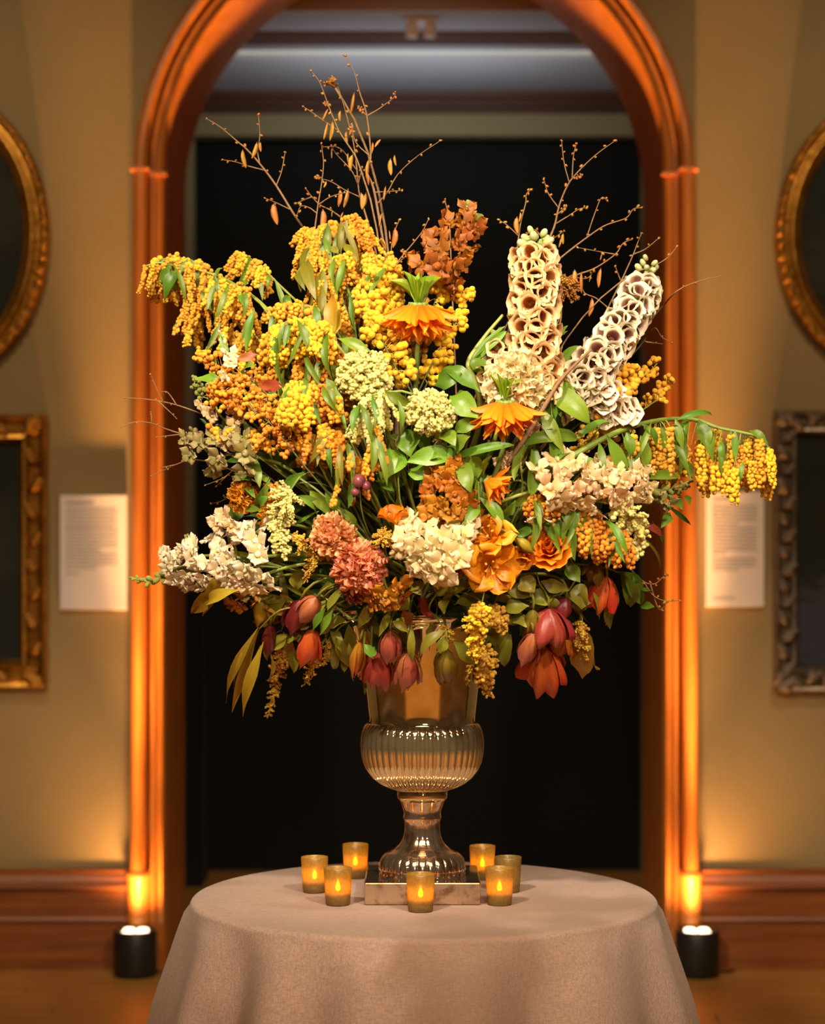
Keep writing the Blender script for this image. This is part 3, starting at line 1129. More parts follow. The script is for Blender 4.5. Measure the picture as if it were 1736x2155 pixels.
LANCE = [(0, .06), (.06, .16), (.2, .62), (.4, 1), (.6, .88), (.8, .5), (.93, .2), (1, .02)]
BROAD = [(0, .05), (.08, .3), (.25, .82), (.42, 1), (.62, .86), (.8, .52), (.92, .22), (1, .02)]
STRAP = [(0, .5), (.2, .8), (.5, 1), (.75, .85), (.9, .5), (1, .03)]
PET = [(0, .2), (.15, .45), (.4, .85), (.62, 1), (.82, .85), (.94, .5), (1, .08)]
PETW = [(0, .25), (.2, .55), (.45, .9), (.7, 1), (.88, .88), (.96, .62), (1, .28)]


def bent(prof, bend, fold, wave=0.0, twist=0.0, cup=0.0, ruff=0.0, nu=9, nv=5, nm='leaf', notch=0.0, seed=0, W=1.0):
    """a sheet of unit length along +Y and unit width, arching by bend (radians) away from +Z"""
    rs = random.Random(seed)
    ph = rs.uniform(0, 6)
    yz = [(0.0, 0.0)]
    n = 60
    for i in range(n):
        a = bend * (i + .5) / n
        yz.append((yz[-1][0] + math.cos(a) / n, yz[-1][1] - math.sin(a) / n))

    def fn(t, s):
        k = min(n, int(round(t * n)))
        y, z = yz[k]
        a = bend * t
        w = 0.5 * W * prof_at(prof, t)
        x = s * w
        h = fold * abs(s) * w + cup * (s * s) * w + wave * math.sin(t * 9 + ph + (1.5 if s > 0 else 0)) * abs(s) * 0.25 * W + ruff * math.sin(s * 9 + ph) * t * t * 0.3
        y += notch * abs(math.sin(s * 4.5 + ph)) * t * t * 0.2 * -1
        tw = twist * t
        x, h = x * math.cos(tw) - h * math.sin(tw), x * math.sin(tw) + h * math.cos(tw)
        return (x, y + h * math.sin(a), z + h * math.cos(a))
    v, f, uv = sheet(None, nu, nv, fn)
    return mesh(nm, v, f, None, uv)


LEAF_T = {}


def leaf_template(kind, k, ratio):
    """leaf meshes of unit length, cached by shape, arch and width"""
    r = max(1, int(round(ratio / 0.045)))
    key = (kind, k, r)
    if key not in LEAF_T:
        bd = (0.15, 0.6, 1.1, 1.6)[k]
        sg = (-1) ** k
        W = r * 0.045
        if kind == 'lance':
            me = bent(LANCE, bd, 0.35, 0.3, 0.5 * sg, seed=k + r, W=W)
        elif kind == 'broad':
            me = bent(BROAD, bd, 0.28, 0.4, 0.35 * sg, seed=k + r + 9, W=W)
        else:
            me = bent(STRAP, bd, 0.45, 0.15, 0.6 * sg, seed=k + r + 19, nu=12, W=W)
        LEAF_T[key] = me
    return LEAF_T[key]


def put(name, me, parent, M, mat):
    return link(name, me, parent, M, mat)


def D(px, py):
    u, v = (px - 890) / 540.0, (py - 950) / 580.0
    return -0.30 * math.sqrt(max(0.0, 1 - u * u - v * v))


def Q(p, extra=0.0):
    """(px, py[, dy]) on the dome of the arrangement"""
    e = p[2] if len(p) > 2 else 0.0
    return P(p[0], p[1], D(p[0], p[1]) + e + extra)


N_STEMS = [0]


def base_pt():
    N_STEMS[0] += 1
    a = N_STEMS[0] * 2.39996
    r = 0.014 * math.sqrt(N_STEMS[0] % 60)
    return Vector((UX + min(r, .105) * math.cos(a), UY + min(r, .105) * math.sin(a), 1.262 + 0.01 * (N_STEMS[0] % 3)))


def bez(a, b, c, d, n=12):
    out = []
    for i in range(n + 1):
        t = i / n
        out.append(a * (1 - t) ** 3 + b * 3 * t * (1 - t) ** 2 + c * 3 * t * t * (1 - t) + d * t ** 3)
    return out


def stem_to(p, arrive, n=14):
    """curve from the urn's mouth to p, arriving in direction arrive"""
    a = base_pt()
    L = (p - a).length
    out = Vector((p.x - UX, p.y - UY, 0))
    out = out.normalized() if out.length > 1e-4 else Vector((0, -1, 0))
    if p.z < 1.33:
        # up out of the mouth, over the rim and down
        over = Vector((UX, UY, 1.345)) + out * 0.185
        r = bez(a, a + Vector((0, 0, 0.06)), over + Vector((0, 0, 0.03)) - out * 0.06, over, 8)
        q = p - Vector(arrive).normalized() * min(0.06, 0.4 * (p - over).length)
        return r[:-1] + bez(over, over - Vector((0, 0, 0.03)) + out * 0.05, q, p, 8)
    b = a + Vector((0, 0, 0.28 * L)) + out * (0.12 * L)
    c = p - Vector(arrive).normalized() * (0.3 * L)
    return bez(a, b, c, p, n)


def start(name, label, cat, path, group=None):
    t = thing(name, label, cat, path[0], group)
    return t


def add_stem(t, pts, r0, r1, mat=None, nm='stem'):
    return put(nm, B().add(*tube(pts, r0, r1, 6)).mesh(nm), t, None, mat or M_STEM)


def add_leaf(t, a, b, w, mat=None, kind='lance', k=None, toward=None, nm='leaf'):
    """leaf from point a to point b, w metres wide"""
    d = b - a
    k = random.randrange(4) if k is None else k
    nrm = Vector((random.uniform(-.6, .6), -1, random.uniform(-.1, .8))) if toward is None else toward
    L = d.length * (1.0 + 0.07 * k)
    me = leaf_template(kind, k, w / L * (.82 if kind == 'broad' else 1))
    m = frame_m(a, d, nrm, L, L, L)
    # straighten the template's arch so that the tip lands near b
    tip = m @ Vector(me.vertices[len(me.vertices) - 3].co)
    q = (tip - a).rotation_difference(d)
    m = Matrix.Translation(a) @ q.to_matrix().to_4x4() @ Matrix.Translation(-a) @ m
    return put(nm, me, t, m, mat or M_LEAF)


def leafpx(t, x0, y0, x1, y1, w, mat=None, kind='lance', k=None, e0=0.0, e1=0.0):
    return add_leaf(t, P(x0, y0, D(x0, y0) + e0), P(x1, y1, D(x1, y1) + e1), w * U, mat, kind, k)


def along(pts, t):
    x = t * (len(pts) - 1)
    i = min(len(pts) - 2, int(x))
    return pts[i].lerp(pts[i + 1], x - i), (pts[i + 1] - pts[i]).normalized()


# ------------------------------------------------------------------ species
def mimosa(label, path, n, Lr, r, kind='chain', mat=None, t0=0.0, spread=6, depth=0.03, leaves=(), lmat=None, extra=0.0, sr=2.4, tilt=0.25, autoleaf=4, name='mimosa_branch', cat='flowering branch', out=0.0):
    mat = mat or M_YEL2
    pts = smooth_path([Q(p, extra) for p in path], 6)
    arr = (pts[1] - pts[0])
    st = stem_to(pts[0], arr)
    allp = st[:-1] + pts
    t = start(name, label, cat, allp)
    add_stem(t, allp, sr * 1.5 * U, sr * 0.5 * U, M_STEM)
    for i in range(n):
        u = t0 + (1 - t0) * (i + random.uniform(0.1, 0.9)) / n
        p, d = along(pts, u)
        p = p + Vector((random.uniform(-1, 1) * spread * U, random.uniform(-1, 1) * depth, random.uniform(-.5, .5) * spread * U))
        L = random.uniform(*Lr)
        me = get_raceme(kind, L, r, i)
        s = L / (max(1, int(round(L / 18.0))) * 18.0)
        ax = Vector((random.gauss(0, tilt) - d.x * 0.0 + out * d.x, random.gauss(0, tilt) - 0.12, -1.0 + out * d.z))
        q = Vector((0, 0, -1)).rotation_difference(ax) @ Quaternion((0, 0, 1), random.uniform(0, 6.28))
        o = put('flower_raceme', me, t, Matrix.LocRotScale(p, q, Vector((s, s, s))), mat)
        o['kind'] = 'stuff'
    for lf in leaves:
        leafpx(t, *lf[:5], mat=lmat or M_LEAF, e0=extra - 0.02, e1=extra - 0.02 + random.uniform(-.02, .02), **(lf[5] if len(lf) > 5 else {}))
    for i in range(autoleaf):
        p, d = along(pts, random.uniform(t0 * .6, 0.95))
        p = p + Vector((random.uniform(-1, 1) * spread * U, -depth * random.uniform(.6, 1.1), 0))
        e = p + Vector((random.uniform(-.035, .035), random.uniform(-.03, 0), -random.uniform(.045, .085)))
        add_leaf(t, p, e, random.uniform(.011, .018), lmat or M_LEAF)
    return t


BALL = {}


def sprig(label, path, n, r, reach, mat=None, extra=0.0, sr=1.5, name='mimosa_sprig', t0=0.2, smat=None, cl=(2, 4)):
    """thin stems carrying loose clusters of round pompoms; every cluster is a part"""
    mat = mat or M_YEL
    pts = smooth_path([Q(p, extra) for p in path], 6)
    st = stem_to(pts[0], pts[1] - pts[0])
    allp = st[:-1] + pts
    t = start(name, label, 'flowering branch', allp)
    add_stem(t, allp, sr * 1.4 * U, sr * 0.5 * U, smat or M_STEM_DK)
    for i in range(n):
        u = t0 + (1 - t0) * (i + random.random()) / n
        p, d = along(pts, min(1, u))
        a = random.uniform(0, 6.28)
        k = random.uniform(0.25, 1.0) * reach * U * (1.0 - 0.55 * u)
        e = p + Vector((math.cos(a) * k, random.uniform(-.9, .5) * k, math.sin(a) * k + 0.25 * k))
        b = B()
        b.add(*tube(smooth_path([Vector((0, 0, 0)), (e - p) * 0.5 + Vector((0, 0, 0.1 * k)), e - p], 3), 0.9 * U, 0.5 * U, 4))
        m = random.randint(*cl)
        for j in range(m):
            o = Vector((random.uniform(-1, 1), random.uniform(-1, 1), random.uniform(-1, 1))) * r * 1.25 * U
            blob(b, (e - p) + o, r * U * random.uniform(.8, 1.15), lump=0.06)
        o = put('blossom_cluster', b.mesh('blossom_cluster'), t, Matrix.Translation(p), mat)
        o['kind'] = 'stuff'
    return t


def plume(label, path, n, fl, mat, r=2.6, extra=0.0, kind='chain', name='goldenrod_plume', sr=2.0, fan=0.9, jit=0.35, back=True, taper=True):
    """drooping plume: side fingers along both sides of a curved axis, longest at its start"""
    pts = smooth_path([Q(p, extra) for p in path], 6)
    st = stem_to(pts[0], pts[1] - pts[0])
    allp = st[:-1] + pts
    t = start(name, label, 'flower plume', allp)
    add_stem(t, allp, sr * U, sr * 0.4 * U, M_STEM)
    for i in range(n):
        u = (i + 0.5) / n
        p, d = along(pts, u)
        side = d.cross(Vector((0, -1, 0)))
        side = side.normalized() if side.length > 1e-3 else Vector((1, 0, 0))
        sg = (1, -1, 0)[i % 3] if back else (1 if i % 2 else -1)
        L = fl * (1.0 - 0.6 * u if taper else 1.0) * (0.6 + 0.4 * min(1, u * 6)) * random.uniform(.8, 1.15)
        ax = d * fan + side * sg + Vector((random.gauss(0, jit), random.gauss(-0.35, jit), random.gauss(-.1, jit)))
        q = Vector((0, 0, -1)).rotation_difference(ax) @ Quaternion((0, 0, 1), random.uniform(0, 6.28))
        me = get_raceme(kind, L, r, i)
        s = L / (max(1, int(round(L / 18.0))) * 18.0)
        o = put('plume_finger', me, t, Matrix.LocRotScale(p, q, Vector((s, s, s))), mat)
        o['kind'] = 'stuff'
    return t


def dome(label, c, R, n, mat, r=2.6, extra=0.0, name='lime_flower_head', face=(0, -0.75, 0.65), drop=0.5, fl=(30, 46), core=0.45, rot=.25):
    """rounded flower head of many short knobbly fingers bending over"""
    ctr = Q(c, extra)
    f = Vector(face).normalized()
    st = stem_to(ctr - f * R * 0.7 * U, f)
    t = start(name, label, 'flower head', st)
    add_stem(t, st, 3.4 * U, 2.4 * U, M_STEM)
    for i in range(n):
        z = 1 - 1.25 * (i + .5) / n
        a = i * 2.39996
        rr = math.sqrt(max(0, 1 - z * z))
        loc = Vector((rr * math.cos(a), rr * math.sin(a), z))
        dr = f.to_track_quat('Z', 'Y') @ loc
        p = ctr + dr * (R * core * U)
        L = random.uniform(*fl)
        ax = dr + Vector((0, 0, -drop)) + Vector((random.gauss(0, rot), random.gauss(0, rot), random.gauss(0, rot)))
        q = Vector((0, 0, -1)).rotation_difference(ax) @ Quaternion((0, 0, 1), random.uniform(0, 6.28))
        me = get_raceme('chain', L, r, i)
        s = L / (max(1, int(round(L / 18.0))) * 18.0)
        o = put('flower_finger', me, t, Matrix.LocRotScale(p, q, Vector((s, s, s))), mat)
        o['kind'] = 'stuff'
    return t


def twig(label, lines, pods=(), buds=7, r0=2.6, extra=0.0, name='bare_twig', rooted=True, spread=0.03, bud_r=4.0, podmat=None, cat='twig'):
    """lines: first the main line from low to tip, then side twigs; pods: (px, py, length, lean)"""
    mains = [P(p[0], p[1], extra + (p[2] if len(p) > 2 else 0)) for p in lines[0]]
    mp = smooth_path(mains, 6)
    if rooted:
        st = stem_to(mp[0], mp[1] - mp[0])
        mp_all = st[:-1] + mp
    else:
        mp_all = mp
    t = start(name, label, cat, mp_all)
    add_stem(t, mp_all, r0 * U, 0.8 * U, M_TWIG)
    def budded(pts, nb, rr, nm):
        b = B()
        for i in range(nb):
            u = 1.0 - (i / max(1, nb)) ** 1.15 * 0.75
            p, d = along(pts, max(0.02, min(1, u)))
            side = d.cross(Vector((0, 1, 0))).normalized() * (1 if i % 2 else -1)
            c = p + side * rr * 0.85 * (0 if i == 0 else 1)
            blob(b, c, rr * random.uniform(.7, 1.15), (0.75, 0.75, 1.25), fine=False, lump=0.15)
        o = put(nm, b.mesh(nm), t, None, M_POD)
        o['kind'] = 'stuff'
    budded(mp, buds, bud_r * U, 'bud')
    for ln in lines[1:]:
        e = random.uniform(-spread, spread)
        p0 = P(ln[0][0], ln[0][1], 0)
        near = min(mp, key=lambda q: (q.x / q.y - p0.x / p0.y) ** 2 + ((q.z - CAM_H) / q.y - (p0.z - CAM_H) / p0.y) ** 2)
        pts = [near] + [P(q[0], q[1], near.y - Y0 + e * (i + 1) / len(ln)) for i, q in enumerate(ln[1:])]
        sp = smooth_path(pts, 5)
        put('side_twig', B().add(*tube(sp, 1.5 * U, 0.7 * U, 5, 0.1)).mesh('side_twig'), t, None, M_TWIG)
        budded(sp, max(2, int(buds * 0.7)), bud_r * 0.9 * U, 'bud')
    for (px, py, L, lean) in pods:
        p0 = P(px, py, 0)
        near = min(mp, key=lambda q: (q.x / q.y - p0.x / p0.y) ** 2 + ((q.z - CAM_H) / q.y - (p0.z - CAM_H) / p0.y) ** 2)
        o = P(px, py, near.y - Y0 - 0.004)
        q = Quaternion((0, 1, 0), lean) @ Quaternion((0, 0, 1), random.uniform(0, 6))
        put('seed_pod', POD_ME, t, Matrix.LocRotScale(o, q, Vector((L * U * 0.95, L * U * 0.95, L * U * 1.05))), podmat or M_POD)
    return t


def pod_mesh():
    b = B()
    rows = [(0.0, 0.015), (-0.08, 0.03), (-0.14, 0.09), (-0.35, 0.14), (-0.6, 0.15), (-0.85, 0.1), (-1.0, 0.015)]
    v, uv, f = [], [], []
    for i, (z, r) in enumerate(rows):
        for j in range(8):
            a = 2 * PI * j / 8
            k = 1.0 if j % 4 else 1.25
            v.append((r * math.cos(a) * k + 0.06 * math.sin(z * 4), r * math.sin(a) * 0.6, z))
            uv.append((i / 6, j / 8))
    for i in range(6):
        for j in range(8):
            f.append((i * 8 + j, i * 8 + (j + 1) % 8, (i + 1) * 8 + (j + 1) % 8, (i + 1) * 8 + j))
    return b.add(v, f, uv).mesh('seed_pod')


POD_ME = pod_mesh()

# --- crown imperial
M_IMP = m_petal('orange_crown_petal', lin('#f87c08'), lin('#ffa41e'), rough=0.4, trans=0.3, vein=0.1, hue=0.008, val=0.1)
M_BRACT = m_petal('crown_green_bract', lin('#7fa01c'), lin('#94b428'), rough=0.4, trans=0.3, vein=0.1)
IMP_PET = [bent([(0, .25), (.2, .75), (.4, 1), (.65, .8), (.85, .42), (1, .03)], b, 0.0, 0.1, 0.0, cup=0.55, nm='petal', seed=i, nu=9, nv=7) for i, b in enumerate((0.1, 0.3, 0.5))]
BRACT_T = [bent([(0, .6), (.3, 1), (.6, .8), (.85, .4), (1, .02)], b, 0.6, 0, 0.3, nm='bract', seed=i) for i, b in enumerate((-0.3, 0.1, 0.5))]


def calyx_mesh():
    b = lathe([(0.02, 0.0), (0.16, -0.03), (0.24, -0.12), (0.2, -0.2), (0.07, -0.3), (0.05, -0.62), (0.09, -0.68), (0.02, -0.72)], 10, cap0=True, cap1=True)
    return b.mesh('flower_base')


CALYX = calyx_mesh()


def crown_imperial(label, c, size, floret_angles, bracts, lean=(0, 0), extra=0.0, stem=True, bract_h=0.9, up=(0, 0, 1), drop=0.75):
    ctr = Q(c, extra)
    S = size * U
    upv = Vector(up).normalized()
    st = stem_to(ctr - Vector((lean[0], 0, 1)) * 0.05, Vector((0.05, 0, 1)))
    st = st[:-1] + [ctr - Vector((lean[0], 0, 1)) * 0.05, ctr + upv * 0.008]
    t = start('crown_imperial', label, 'flower', st)
    add_stem(t, st, 5.5 * U, 5.0 * U, M_STEM_DK)
    rot = Vector((0, 0, 1)).rotation_difference(upv)
    for a, dr in floret_angles:
        dirv = rot @ Vector((math.cos(a) * 1.0, math.sin(a) * 1.0, -dr)).normalized()
        o = ctr + rot @ Vector((math.cos(a), math.sin(a), 0.1)) * S * 0.12
        fb = put('floret', CALYX, t, head_m(o, -dirv, random.uniform(0, 1), S * 0.55), M_STEM)
        for k in range(6):
            az = 2 * PI * k / 6 + random.uniform(-.12, .12)
            inner = k % 2
            side = dirv.orthogonal().normalized()
            side = Quaternion(dirv, az) @ side
            op = (0.66 if inner else 0.46) + random.uniform(-.1, .14)
            yd = dirv * math.cos(op * 0.75) + side * math.sin(op * 0.75)
            me = IMP_PET[random.randrange(3)]
            # outer side of the petal faces outwards; it arches away from its normal
            put('petal', me, fb, frame_m(o + dirv * S * 0.1 + side * S * 0.10, yd, -side, S * 0.34, S * (0.80 + 0.18 * min(1, dr / 2)) * random.uniform(.9, 1.1), S * 0.5), M_IMP)
    for i in range(bracts):
        a = i * 2.39996
        k = math.sqrt((i + .5) / bracts)
        dv = rot @ Vector((math.cos(a) * k * 0.75, math.sin(a) * k * 0.75, 1.0))
        o = ctr + upv * (0.02 * S) + rot @ Vector((math.cos(a), math.sin(a), 0)) * (0.05 * S)
        L = S * bract_h * random.uniform(.75, 1.1)
        put('bract', BRACT_T[i % 3], t, frame_m(o, dv, rot @ Vector((-math.cos(a), -math.sin(a), .2)), S * 0.19, L, L), M_BRACT)
    return t


# --- foxglove
def m_throat(name, base, spot):
    n = N(name)
    uv = n.coord('UV')
    sep = n.new('ShaderNodeSeparateXYZ')
    n.ln(uv, sep.inputs[0])
    vor = n.new('ShaderNodeTexVoronoi')
    vor.inputs['Scale'].default_value = 1.0
    n.ln(n.coord('UV', (8, 18, 1)), vor.inputs['Vector'])
    d = n.maprange(vor.outputs['Distance'], 0.30, 0.44, 1.0, 0.0)
    d0 = n.maprange(sep.outputs[1], 0.53, 0.60, 0, 1)
    d1 = n.maprange(sep.outputs[1], 0.90, 0.97, 1, 0)
    top = n.maprange(sep.outputs[0], 0.62, 0.86, 1.0, 0.0)
    m = n.new('ShaderNodeMath', operation='MULTIPLY'); n.ln(d, m.inputs[0]); n.ln(d0, m.inputs[1])
    m2 = n.new('ShaderNodeMath', operation='MULTIPLY'); n.ln(m.outputs[0], m2.inputs[0]); n.ln(d1, m2.inputs[1])
    m3 = n.new('ShaderNodeMath', operation='MULTIPLY'); n.ln(m2.outputs[0], m3.inputs[0])
    n.ln(n.maprange(sep.outputs[0], 0.92, 0.985, 1.0, 0.0), m3.inputs[1])
    ground = n.ramp(sep.outputs[0], [(0.2, spot), (0.6, n_mix(spot, base, .35)), (0.86, base)])
    c = n.mix(m3.outputs[0], ground, lin('#4a1420'))
    p = n.principled(c, 0.5)
    return n.end(p)


def n_mix(a, b, t):
    return tuple(a[i] * (1 - t) + b[i] * t for i in range(4))


M_FOX1 = m_petal('peach_cream_bell', lin('#d9be86'), lin('#ecce9e'), rough=0.42, trans=0.3, vein=0.06, hue=0.01, val=0.06)
M_FOX2 = m_petal('cream_white_bell', lin('#d3c48c'), lin('#ebdcbe'), rough=0.42, trans=0.3, vein=0.06, hue=0.01, val=0.06)
M_THR1 = m_throat('amber_speckled_throat', lin('#ecc48c'), lin('#a8602a'))
M_THR2 = m_throat('plum_speckled_throat', lin('#e4d2b4'), lin('#8c4c50'))


def bell_mesh(seed, scale_in=1.0, nm='bell'):
    rs = random.Random(seed)
    ph = rs.uniform(0, 6)
    rows = [(0.0, .08), (.06, .20), (.2, .33), (.4, .44), (.6, .485), (.76, .50), (.86, .525), (.93, .58), (1.0, .69)]
    if scale_in < 1:
        rows = rows[1:]
    n = 20
    v, uv, f = [], [], []
    for i, (t, r) in enumerate(rows):
        for j in range(n):
            a = 2 * PI * j / n
            fl = max(0, (t - .8) / .2)
            lobe = 1 + fl * (0.09 * math.cos(5 * a - PI / 2) + 0.04 * math.sin(3 * a + ph))
            low = max(0, -math.sin(a))
            rr = r * lobe * scale_in * (1 + 0.16 * fl * low)
            y = t * 1.0 + fl * (0.20 * low - 0.08 * (1 - low)) - 0.03 * fl * fl + 0.03 * fl * math.sin(7 * a + ph)
            if scale_in < 1:
                y = y * 0.985 + 0.028 * fl
            v.append((rr * math.cos(a), y, rr * math.sin(a) - 0.1 * t * t))
            uv.append((t, j / n))
    for i in range(len(rows) - 1):
        for j in range(n):
            f.append((i * n + j, i * n + (j + 1) % n, (i + 1) * n + (j + 1) % n, (i + 1) * n + j))
    if scale_in >= 1:
        v.append((0, -0.03, 0)); uv.append((0, 0.5))
        for j in range(n):
            f.append((j, len(v) - 1, (j + 1) % n))
    return mesh(nm, v, f, None, uv)


BELLS = [bell_mesh(i) for i in range(4)]
THROATS = [bell_mesh(i, 0.955, 'throat') for i in range(4)]
BUD_ME = lathe([(0.05, 0), (.3, .12), (.42, .4), (.4, .7), (.25, .92), (.04, 1.0)], 10, cap0=True, cap1=True).mesh('bud')
for vv in BUD_ME.vertices:
    vv.co = Vector((vv.co.x, vv.co.z, vv.co.y))


def foxglove(label, axis, n, bl, mouth, mat, tmat, extra=0.0, tip_buds=8, front=0.55, name='foxglove', rad=8, budmat=None, bs=1.0):
    """axis from low to tip; bells spiral round it, hanging outward"""
    pts = smooth_path([Q(p, extra) for p in axis], 8)
    st = stem_to(pts[0], pts[1] - pts[0])
    allp = st[:-1] + pts
    t = start(name, label, 'flower spike', allp)
    add_stem(t, allp, 6 * U, 3 * U, M_STEM)
    for i in range(n):
        u = (i + 0.5) / n * (0.90 if tip_buds else 0.97)
        p, d = along(pts, u)
        a = i * 2.39996 + 0.5
        e1 = d.cross(Vector((0, -1, 0))).normalized()
        e2 = e1.cross(d).normalized()
        if e2.y > 0:
            e2 = -e2
        ca, sa = math.cos(a), math.sin(a)
        if sa < -front:
            sa = -sa
        rdir = e1 * ca + e2 * sa
        droop = 0.75 - 0.45 * u
        yd = (rdir - Vector((0, 0, 1)) * droop + Vector((0, -0.45, 0)) + d * 0.08).normalized()
        s = bl * U * (1.0 - 0.22 * u) * random.uniform(.92, 1.08)
        m = mouth * U * (1.0 - 0.22 * u) * random.uniform(.94, 1.06)
        k = i % 4
        o = p + rdir * rad * U
        M = frame_m(o, yd, d + Vector((0, 0, .3)), m, s, m)
        b = put('bell', BELLS[k], t, M, mat)
        put('throat', THROATS[k], b, M, tmat)
    for i in range(tip_buds):
        u = 0.86 + 0.14 * i / max(1, tip_buds)
        p, d = along(pts, min(1, u))
        a = i * 2.39996
        rdir = (Vector((math.cos(a), math.sin(a) * -1, 0)) + d * (0.5 + 0.8 * i / max(1, tip_buds))).normalized()
        s = bl * U * bs * (0.52 - 0.2 * i / max(1, tip_buds))
        put('bud', BUD_ME, t, frame_m(p + rdir * rad * 1.3 * U + d * (bl * U * (0.25 + 0.55 * i / max(1, tip_buds))), rdir, (0, -1, .2), s * 0.8, s, s * 0.8), budmat or M_GREENBUD)
    return t


# --- snapdragon / stock
def floret_mesh(seed, ruff=0.3):
    rs = random.Random(seed)
    b = B()
    b.add(*tube([Vector((0, 0, 0)), Vector((0, .18, .02)), Vector((0, .46, .03))], 0.08, 0.2, 8))
    for k, (a, up) in enumerate(((0.62, 1), (PI - 0.62, 1), (-PI / 2, 0), (-0.42, 0), (PI + .42, 0))):
        a += rs.uniform(-.18, .18)
        L = rs.uniform(.5, .66) * (1.08 if up else .9)
        W = rs.uniform(.55, .72) * (1.1 if up else .9)
        ph = rs.uniform(0, 6)
        fwd = rs.uniform(.15, .5) if up else rs.uniform(-.1, .35)
        curl = rs.uniform(.05, .35) * (1 if up else 1.4)
        def fn(t, s):
            w = 0.5 * W * prof_at(PETW, t)
            rad = 0.10 + L * t - 0.10 * L * t * t * s * s * 3
            y = 0.40 + fwd * t - curl * 0.75 * t * t + ruff * 0.22 * math.sin(s * 4.2 + ph) * t * t + 0.10 * (1 - s * s) * t
            x = s * w
            return (x * math.sin(a) + rad * math.cos(a), y, -x * math.cos(a) + rad * math.sin(a))
        b.add(*sheet(None, 8, 7, fn))
    blob(b, (0, .50, -0.05), .13, (1.2, .8, .9), fine=False)
    return b.mesh('floret')


FLOR = [floret_mesh(i) for i in range(6)]
M_SNAP_W = m_petal('cream_white_floret', lin('#e6cf6a'), lin('#f2e4d0'), lin('#f0dfba'), rough=0.45, trans=0.3, vein=0.05, val=0.06, hue=0.012)
M_SNAP_C = m_petal('buttery_cream_floret', lin('#e3cf78'), lin('#f2e2b4'), lin('#efdca8'), rough=0.45, trans=0.3, vein=0.05, val=0.06, hue=0.012)
M_SNAP_P = m_petal('peachy_cream_floret', lin('#dab24a'), lin('#ecd0ac'), lin('#e8c898'), rough=0.45, trans=0.3, vein=0.05, val=0.08, hue=0.015)
M_RUST = m_petal('rust_floret', lin('#80400e'), lin('#b4681f'), rough=0.5, trans=0.25, vein=0.12, val=0.15, hue=0.015)
M_RUSTG = m_petal('amber_rust_floret', lin('#b06a10'), lin('#c07a18'), rough=0.5, trans=0.25, vein=0.12, val=0.15, hue=0.015)
M_OLV = m_petal('olive_mauve_cup', lin('#8a8a3c'), lin('#a08c60'), rough=0.5, trans=0.25, vein=0.1, val=0.12, hue=0.02)


def spike(label, axis, n, fs, rad, mat, extra=0.0, buds=8, budmat=None, name='snapdragon_spike', taper=0.5, sr=4.0, t1=0.8, front=0.3, cat='flower spike', face=0.35, fan=0.2):
    """axis from low to tip; florets all round, shrinking to buds at the tip"""
    pts = smooth_path([Q(p, extra) for p in axis], 8)
    st = stem_to(pts[0], pts[1] - pts[0])
    allp = st[:-1] + pts
    t = start(name, label, cat, allp)
    add_stem(t, allp, sr * U, sr * 0.5 * U, M_STEM)
    for i in range(n):
        u = (i + 0.5) / n * t1
        p, d = along(pts, u)
        a = i * 2.39996
        e1 = d.cross(Vector((0, -1, 0))).normalized()
        e2 = e1.cross(d).normalized()
        if e2.y > 0:
            e2 = -e2
        ca, sa = math.cos(a), math.sin(a)
        if sa < -front:
            sa = -sa
        rdir = (e1 * ca + e2 * sa)
        k = 1.0 - taper * u
        o = p + rdir * rad * 0.45 * U * k
        yd = rdir + d * fan + Vector((random.gauss(0, .2), -face + random.gauss(0, .2), random.gauss(0, .2)))
        s = fs * U * k * random.uniform(.88, 1.12)
        put('floret', FLOR[i % 6], t, frame_m(o, yd, Vector((random.gauss(0, .3), -.2, 1)), s, s * 1.1, s), mat)
    for i in range(buds):
        u = t1 * 0.95 + (1.0 - t1 * 0.95) * (i + .5) / buds
        p, d = along(pts, min(1, u))
        a = i * 2.39996
        e1 = d.cross(Vector((0, -1, 0))).normalized()
        e2 = e1.cross(d).normalized()
        rdir = (e1 * math.cos(a) + e2 * math.sin(a) + d * 0.9).normalized()
        s = fs * U * (0.62 - 0.42 * i / buds)
        put('bud', BUD_ME, t, frame_m(p, rdir, (0, -1, .2), s * 0.75, s, s * 0.75), budmat or M_GREENBUD)
    return t


# --- carnations, roses, tulips, open flowers
FAN = [(0, .16), (.25, .36), (.5, .66), (.75, .93), (.92, 1), (1, .93)]
RUF = [bent(FAN, b, 0.0, 0.15, 0.0, cup=0.2, ruff=0.6, nu=9, nv=13, nm='petal', notch=0.5, seed=40 + i) for i, b in enumerate((-0.5, 0.1, 0.6, 1.0, 0.3, -0.2))]


